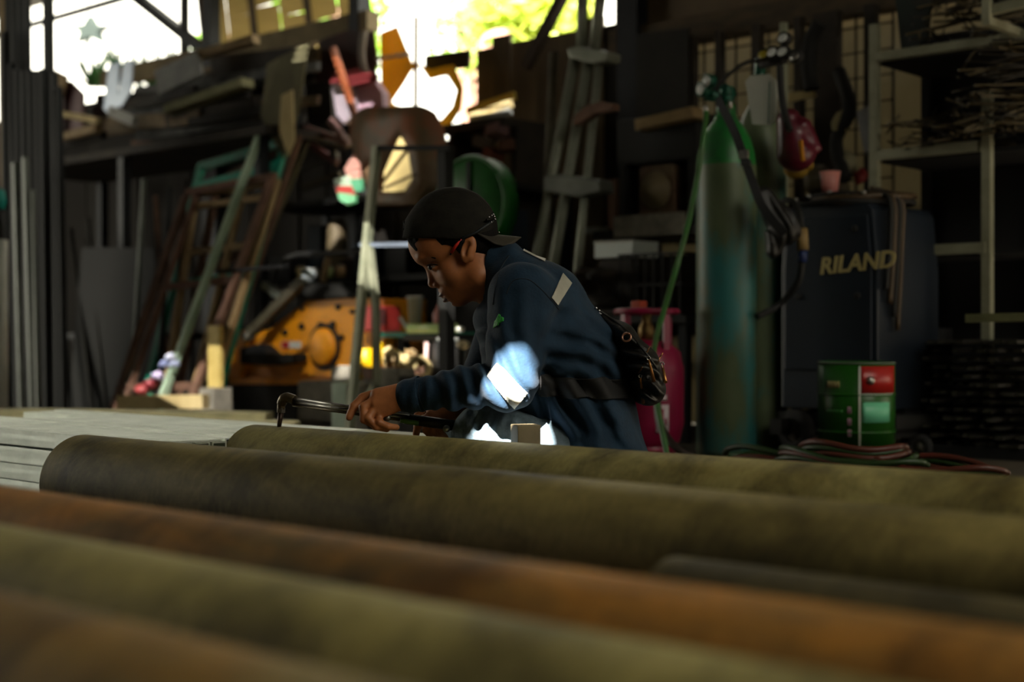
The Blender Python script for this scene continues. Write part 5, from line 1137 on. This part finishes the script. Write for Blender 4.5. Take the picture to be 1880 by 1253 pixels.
# cables heaped on the machine, cup
ca = thing('cable_heap', 'brown welding cables coiled on top of the welding machine', 'cable', WF(0, .95, .2))
for i in range(7):
    cc = WF(rng.uniform(-.06, .08), .957+.0055*i, .2+rng.uniform(-.04, .04)); R = rng.uniform(.14, .20); tl0 = Vector((rng.uniform(-.02, .02), rng.uniform(-.02, .02), 1))
    MB().torus(cc, R, .010, tl0, 36, 7).obj('cable_loop', rng.choice([mat('brown_cable', '3a2c1a', '4c3a22', rough=.5, scale=8), m_black, MATS['brown_cable']]), ca)
for i in range(4): MB().tube(smooth_path([WF(.12, .98+.01*i, .1), WF(.22, .96, .06+.03*i), WF(.235, .80, .04+.03*i), WF(.228, .62-.05*i, .02+.03*i)]), .010, 8).obj('cable_tail', MATS['brown_cable'] if i % 2 else m_black, ca)
for i in range(5): MB().ico(WF(-.15+.07*i+rng.uniform(-.02, .02), .975+.01*(i % 3), .01), .010, 1).obj('cable_lug', m_steel, ca)
cb = Wp(1524, 360, fp+.14); cup = thing('plastic_cup', 'translucent pink plastic cup on the cable heap', 'cup', cb)
MB().lathe(cb, [(0, 0), (.029, 0), (.040, .093), (.038, .093), (.027, .004), (0, .004)], 28).obj('cup_wall', mat('pink_plastic', 'e89a90', 'f0b0a4', rough=.35, scale=6, trans=.35), cup); MB().torus(cb+UPZ*.093, .0395, .002, UPZ, 28, 6).obj('rim', MATS['pink_plastic'], cup)
# ---- paint bucket
pb = floorpt(1572, 4.54); pt = thing('paint_bucket', 'green and red metal bucket in front of the welding machine', 'bucket', pb); pa = toward(pb); rb_ = .133
MB().lathe(pb, [(0, .004), (rb_-.004, .004), (rb_, 0), (rb_, .36), (rb_-.004, .36), (rb_-.004, .01), (0, .01)], 44).obj('wall', mat('bucket_green', '1f5a12', '174a0e', rough=.35, scale=4), pt)
for z in (.005, .115, .245, .355): MB().torus(pb+UPZ*z, rb_, .004, UPZ, 44, 6).obj('hoop', m_barlt if z > .3 else MATS['bucket_green'], pt)
face(pb, rb_, pa+.12, pa+1.25, .252, .345, .0025, 16).obj('red_panel', mat('bucket_red', 'b8201a', '9a1a16', rough=.35, scale=4), pt)
face(pb, rb_, pa+.06, pa+.11, .01, .345, .003).obj('stripe', m_white, pt); face(pb, rb_, pa+.06, pa+1.2, .243, .249, .003).obj('stripe', m_white, pt)
face(pb, rb_, pa+.16, pa+.98, .150, .220, .003, 12).obj('label_patch', mat('mint_label', '6ec79a', rough=.4), pt)
for k in range(3): face(pb, rb_, pa-.22, pa-.12, .10+.04*k, .125+.04*k, .003).obj('print_mark', mat('print_pink', '8a6a78', rough=.5), pt)
for k in range(4): face(pb, rb_, pa-.80+.10*k, pa-.74+.10*k, .27, .292, .003).obj('lettering', MATS['cream_print'], pt)
face(pb, rb_, pa-.85, pa-.35, .185, .192, .003).obj('stripe', mat('mint_dark', '3a7a3a', rough=.4), pt)
MB().lathe(pb+Vector((math.cos(pa+.36), math.sin(pa+.36), 0))*(rb_+.004)+UPZ*.295, [(0, .01), (.012, .008), (.016, 0), (0, 0)], 16, axis=Vector((math.cos(pa+.36), math.sin(pa+.36), 0))).obj('handle_lug', m_steel, pt)
# ---- twin hose in loops on the floor
hc = thing('twin_hose', 'red and green twin gas hose coiled on the floor before the bucket', 'hose', floorpt(1560, 4.12))
m_hr, m_hg = mat('red_hose', '5a2218', '4a2a1a', rough=.45, scale=9), mat('green_hose_twin', '1c3a16', '2a3a18', rough=.45, scale=9)
def loop(px, p, R1, R2, z, tilt, ph, m, a0=0., a1=2*math.pi, dz=.0):
    c_ = floorpt(px, p); pts = []
    for k in range(37):
        a = a0+(a1-a0)*k/36; pts.append(c_-D*math.cos(a)*R1+N*math.sin(a)*R2+UPZ*max(.012, z+tilt*math.cos(a+ph)+.012*math.sin(3*a+ph)))
    MB().tube(pts, .0105, 8).obj('hose_loop', m, hc)
for i in range(4): loop(1566+rng.uniform(-8, 8), 4.13, .20-.008*i, .14, .040+.014*i, .025, .3+.3*i, m_hr if i % 2 else m_hg)
for i in range(4): loop(1540+8*i, 4.08, .25, .12, .022+.013*i, .014, 1.+.5*i, m_hg if i % 2 else m_hr)
for i in range(4): loop(1690+6*i, 4.12, .24, .11, .02+.012*i, .012, 2+.4*i, m_hr if i % 2 else m_hg)
for i in range(2): loop(1420+16*i, 4.10, .22, .09, .03+.022*i, .02, .5+i, m_hg if i else m_hr)
# ---- rack on the right with rods
PR = 5.28; rs0, rs1 = sp(1960, PR), sp(1606, PR)
m_rackp = mat('pale_rack', '77765f', '8f8e78', rough=.55, scale=8)
rk = thing('rod_rack', 'pale painted steel rack filled with rods at far right', 'rack', PS(PR, sp(1720, PR), 0))
m_blk2 = mat('deep_black', '060606', rough=.8)
for px in (1606, 1813): MB().obox(PS(PR, sp(px, PR), .86 if px < 1700 else .70), (.035, .035, 1.72 if px < 1700 else 1.40)).obj('post', m_rackp, rk)
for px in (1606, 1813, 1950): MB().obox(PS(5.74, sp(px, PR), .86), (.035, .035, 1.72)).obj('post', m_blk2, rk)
MB().obox(PS(PR, (rs0+rs1)/2, 1.585), (rs1-rs0, .04, .035)).obj('top_rail', m_rackp, rk)
MB().beam(PS(PR, sp(1614, PR), 1.185), PS(PR, sp(1797, PR), 1.185), .04, .04).obj('shelf_rail', m_rackp, rk)
MB().beam(PS(PR, sp(1690, PR), .79), PS(PR, sp(1813, PR), .79), .04, .05).obj('shelf_rail', m_rackp, rk)
for z in (1.17, 1.57, .775): MB().obox(PS(5.52, (rs0+rs1)/2, z), (rs1-rs0, .42, .02)).obj('shelf', m_blk2, rk)
MB().obox(PS(5.77, (rs0+rs1)/2, .9), (rs1-rs0, .02, 1.7)).obj('back_sheet', m_blk2, rk)  # black sheet put in so the inside of the rack stays dark
MB().obox(PS(5.0, sp(1812, 5.0), 1.66), (.03, .03, .12)).obj('upper_post', m_rackp, rk); MB().beam(PS(5.02, sp(1806, 5.02), 1.64), PS(5.02, sp(1960, 5.02), 1.66), .035, .03).obj('upper_rail', m_rackp, rk)
MB().obox(PS(5.15, sp(1812, 5.0), 1.60), (.03, .32, .03)).obj('upper_arm', m_rackp, rk)
m_rod = mat('dark_rod', '1c1810', '2e2818', rough=.5, metal=.3, scale=12)
rodm = MB().tube([Vector((0, 0, 0)), Vector((0, 0, .42))], .0040, 6).mesh('rod'); rodm.materials.append(m_rod)
rod2 = MB().tube([Vector((0, 0, 0)), Vector((0, 0, .42))], .0050, 6).mesh('rod'); rod2.materials.append(mat('tan_rod', '4a4028', '5e5236', rough=.5, metal=.2, scale=12))
def rods(n, x0, x1, z0, z1, p0, lab, grp, spread=.75):
    for i in range(n):
        o = bpy.data.objects.new('steel_rod', rod2 if rng.random() < .45 else rodm); COL.objects.link(o)
        b = PS(p0+rng.uniform(.0, .1), sp(rng.uniform(x0, x1), 5.3), rng.uniform(z0, z1)); dr = (N+D*rng.uniform(-spread, spread)+UPZ*rng.uniform(-.02, spread*.5)).normalized()
        o.matrix_world = Matrix.Translation(b) @ dr.to_track_quat('Z', 'Y').to_matrix().to_4x4(); tag(o, lab, 'rod', grp)
rods(70, 1640, 1880, 1.195, 1.31, 5.16, 'dark steel rod end poking from the middle shelf of the rod rack', 'rods on the middle shelf')
rods(70, 1690, 1890, 1.60, 1.78, 5.14, 'dark steel rod end poking from the top of the rod rack', 'rods on the top of the rack')
rods(60, 1780, 1890, 1.21, 1.56, 5.10, 'dark steel rod end in the dense bundle at the right edge', 'rods bundled at the right edge')
# flat bars stacked below with their ends out
fb = {}
for k, (w, h) in enumerate(((.034, .012), (.026, .010), (.02, .014))):
    mb = MB(); mb.box((0, .25, 0), (w, .5, h)); me = mb.mesh('flat_bar'); me.materials.append(mat('dark_flat_bar', '1a1814', '26231c', rough=.5, metal=.3, scale=12)); me.materials.append(mat('cut_end', '3e3c34', '8e8b7c', rough=.4, metal=.3, scale=9, lo=.5, hi=.72))
    for f in me.polygons:
        if f.normal.y < -.9: f.material_index = 1
    fb[k] = me
RN = Matrix.Rotation(math.atan2(N.y, N.x)-math.pi/2, 4, 'Z')
for r in range(13):
    x = 1688+rng.uniform(0, 6)
    while x < 1900:
        k = rng.choice((0, 0, 1, 2)); o = bpy.data.objects.new('flat_bar', fb[k]); COL.objects.link(o)
        o.matrix_world = Matrix.Translation(PS(4.98+rng.uniform(-.03, .12), sp(x+9, 5.0), .05+.0315*r)) @ RN; tag(o, 'dark flat bar with its cut end showing in the low stack at right', 'flat bar', 'flat bars stacked at lower right')
        x += rng.choice((22, 24, 30))
cr = thing('bar_cradle', 'dark cradle with dividers holding the flat bars at lower right', 'cradle', PS(5.2, sp(1790, 5.0), 0))
MB().obox(PS(5.25, sp(1795, 5.1), .02), (.62, .5, .04)).obj('bed', m_blk2, cr); MB().obox(PS(5.2, sp(1680, 5.1), .24), (.02, .4, .48)).obj('side', m_blk2, cr)
for r in range(13): MB().obox(PS(5.3, sp(1795, 5.1), .041+.0315*r), (.55, .30, .004)).obj('divider', m_blk2, cr)
bar('steel_channel', Wp(1778, 585, 4.85), Wp(1960, 580, 4.85), .03, mat('olive_channel', '5a5a3c', '74744e', rough=.5, metal=.2, scale=8), 'olive steel channel lying on top of the flat bars', 'channel', None, .05)
# ---- wire mesh and hanging hoses on the wall
wm2 = thing('wire_mesh', 'rusty wire mesh fixed over the pale wall panels', 'mesh', PS(5.82, sp(1450, 5.8), 1.0))
ms0, ms1 = sp(1640, 5.8), sp(1265, 5.8)
for k in range(13): MB().obox(PS(5.80, ms0+(ms1-ms0)*k/12, 1.45), (.008, .008, .9)).obj('wire', m_black, wm2)
for k in range(8): MB().obox(PS(5.80, (ms0+ms1)/2, 1.04+.115*k), (ms1-ms0, .007, .007)).obj('wire', m_black, wm2)
for i, (x, w, z0, z1) in enumerate(((1262, .10, .9, 1.92), (1322, .03, .9, 1.92), (1392, .04, .9, 1.92), (1468, .035, .9, 1.92), (1520, .12, .0, 1.92), (1600, .05, .9, 1.92))):
    tag(MB().obox(PS(5.74, sp(x, 5.74), (z0+z1)/2), (w, .05, z1-z0)).obj('wall_batten', m_darkwood), ('wide dark batten left of the twin gauges', 'thin dark batten just right of the twin gauges', 'dark batten behind the paper tag', 'dark batten right of the pale tube', 'dark wooden column behind the pink cup', 'dark batten beside the rod rack')[i], 'batten')
tag(MB().tube(smooth_path([Wp(1505, 42, 5.6), Wp(1488, 75, 5.6), Wp(1484, 120, 5.6), Wp(1490, 165, 5.6)]), .035, 10).obj('black_hose', m_black), 'thick black hose hanging on the wire mesh', 'hose')
tag(MB().tube(smooth_path([Wp(1540, 130, 5.55), Wp(1560, 200, 5.5), Wp(1535, 260, 5.5), Wp(1552, 330, 5.45)]), .03, 10).obj('black_hose', m_black), 'black hose drooping right of the dark column', 'hose')
sheet('cloth_rag', [(1572, 205), (1598, 192), (1600, 265), (1588, 285), (1580, 250)], 5.30, .012, mat('grey_rag', '6a6a6c', '808082', rough=.8, scale=8), 'grey rag hanging on the rack post', 'cloth')
sheet('pale_strip', [(1443, 172), (1490, 164), (1496, 176), (1444, 188)], 5.62, .02, m_cream, 'pale strip shelf behind the helmet', 'shelf')
for i, (x, y, c, r) in enumerate(((1545, 225, 'a09468', .045), (1553, 305, '8f8a6c', .05), (1535, 340, '5a5034', .06), (1500, 330, '4a4028', .06), (1580, 325, '7a1c18', .03))):
    o = MB().ico((0, 0, 0), r, 2, (1, .6, 1.2)).obj('cable_bundle', mat('cabb'+c, c, rough=.6)); o.location = Wp(x, y, 5.5)
    for v in o.data.vertices: v.co *= 1+.3*math.sin(v.co.x*120+i)*math.sin(v.co.z*140)
    tag(o, ('pale rag bundle hung right of the column', 'pale bundle above the cable heap', 'olive bundle behind the pink cup', 'dark olive bundle left of the pink cup', 'small red bundle at the rack post')[i], 'bundle')
sheet('green_plate', [(1640, -30), (1712, -30), (1700, 75), (1655, 95)], 5.3, .02, mat('dark_green_plate', '0e1a16', '14221c', rough=.5, scale=5), 'dark green plate standing on top of the rod rack', 'plate')

sheet('darkening_sheet', [(1168, 232), (1168, 62), (1264, 52), (1264, 215)], 5.66, .012, mat('darkening_sheet', '14120d', '201c14', rough=.8, scale=5), 'dark sheet added to darken the wall behind the black case', 'tarp')  # sheet added only to keep this stretch of wall dark
# ================================================================== awning and foliage outside
m_aw = mat('awning_sheet', '9a8c68', 'b8aa80', rough=.7, scale=3, trans=.4)
aw = thing('awning', 'old patched awning sheets under the roof at upper left', 'awning', PS(5.9, 8.1, 2.5))
ra = random.Random(8)
for k in range(6):
    v = 0.
    while v < .98:
        v1 = min(1., v+ra.uniform(.22, .45)); u0, u1 = k/6+ra.uniform(0, .003), (k+1)/6-ra.uniform(0, .006); e_ = ra.uniform(.0, .016)
        f = lambda u, w: PS(5.95+1.25*w, (6.75+1.7*u)*(1-w)+(7.97+2.1*u)*w, 2.95-.43*w)
        MB().prism([f(u0, v+e_), f(u1, v+e_*.3), f(u1, v1), f(u0, v1-e_*.5)], (0, 0, .006)).obj('awning_sheet', m_aw, aw); v = v1
for k in range(4): MB().beam(PS(5.95, 6.75+1.7*k/3, 2.92), PS(7.2, 7.97+2.1*k/3, 2.49), .05).obj('rafter', m_darkwood, aw)
leaf = {}
def foliage(name, lab, p, s, z, R, n, cols, size, parent_trunk=True, grp='trees behind the shed', squash=(1, 1, 1)):
    base = PS(p, s, 0); t = thing(name, lab, 'tree', base, grp); r = random.Random(hash((round(p*10), round(s*10))) % 999)
    m = mat('leaf_'+cols[0]+cols[1], cols[0], cols[1], rough=.5, scale=2.5, trans=.55)
    bm = bmesh.new()
    for i in range(n):
        while True:
            v = Vector((r.uniform(-1, 1), r.uniform(-1, 1), r.uniform(-1, 1)))
            if .25 < v.length < 1: break
        c = base+UPZ*z+Vector((v.x*R*squash[0], v.y*R*squash[1], v.z*R*squash[2]))
        a = Vector((r.gauss(0, 1), r.gauss(0, 1), r.gauss(0, .6))).normalized(); b = a.cross(Vector((r.gauss(0, 1), r.gauss(0, 1), r.gauss(0, 1)))).normalized(); L = size*r.uniform(.6, 1.3)
        vs = [bm.verts.new(c+q) for q in (-a*L, b*L*.35, a*L, -b*L*.35)]; bm.faces.new(vs)
    me = bpy.data.meshes.new('foliage'); bm.to_mesh(me); bm.free(); f = link('foliage', me, m, t); f['kind'] = 'stuff'
    MB().tube(smooth_path([base, base+Vector((.08, .05, z*.5)), base+UPZ*z, base+UPZ*(z+R*.6)+Vector((.2, .1, 0))]), [.10]*6+[.08]*6+[.06]*6+[.02], 8).obj('trunk', m_rustbr, t)
def ftree(name, lab, px, py, p, R, n, cols, size, squash=(1, 1, 1)): foliage(name, lab, p, sp(px, p), Wp(px, py, p).z, R, n, cols, size, squash=squash)
ftree('leafy_tree', 'yellow green leafy tree right of the bright sky gap', 985, 30, 8.2, .50, 1300, ('7a962c', 'b0b850'), .085, (1, 1, .8))
ftree('leafy_tree', 'small light green tree seen in the middle of the sky gap', 852, 30, 9.5, .30, 110, ('3f8a2c', '8ac050'), .10)
ftree('leafy_bush', 'thin bush with loose leaves along the top of the wall boards', 885, 110, 7.4, .32, 150, ('5a8a2c', '9ab04c'), .06, (1.3, 1.3, .5))
ftree('leafy_tree', 'green tree left behind the dark post and beam', 610, 70, 8.2, .62, 800, ('3a7a1c', '8aa82c'), .08)
ftree('leafy_tree', 'green tree behind the narrow gap right of the high window', 388, 95, 8.6, .22, 160, ('3a6a1c', '7a9a2c'), .08)
# palm-like plant on the sill of the high window
pl = thing('spiky_plant', 'spiky green plant growing along the sill of the high window', 'plant', PS(6.3, sp(250, 6.3), 0))
r = random.Random(4); mb = MB()
for i in range(120):
    x = r.uniform(165, 345); b = Wp(x, 150+r.uniform(-6, 10), 6.3); tip = b+Vector((r.uniform(-.22, .16), r.uniform(-.1, .1), r.uniform(.08, .34)))
    mb.prism([b, b+D*.08, tip], N*.003)
lf = mb.obj('leaves', mat('palm_green', '2f7a2c', '4a8a34', rough=.5, scale=3, trans=.3), pl); lf['kind'] = 'stuff'
MB().obox(PS(6.32, sp(250, 6.3), 1.15), (.9, .2, 2.3)).obj('planter', m_board, pl)
# star lantern hanging outside
sl = thing('star_lantern', 'dark star shaped lantern on a short stem in the high window', 'lantern', Wp(162, 85, 7.0))
cs = []
for k in range(10):
    a = math.pi/2+k*math.pi/5; rr = 38 if k % 2 == 0 else 17; cs.append((162+rr*math.cos(a), 55-rr*math.sin(a)*.72))
MB().poly(cs, 7.0, .06).obj('star', mat('dark_green_star', '06140e', rough=.6), sl)
MB().beam(Wp(162, 58, 7.03), Wp(162, 86, 7.03), .03).obj('stem', MATS['dark_green_star'], sl); MB().tube([Wp(162, 40, 7.03), Wp(162, -60, 7.03)], .005, 6).obj('wire', m_black, sl)
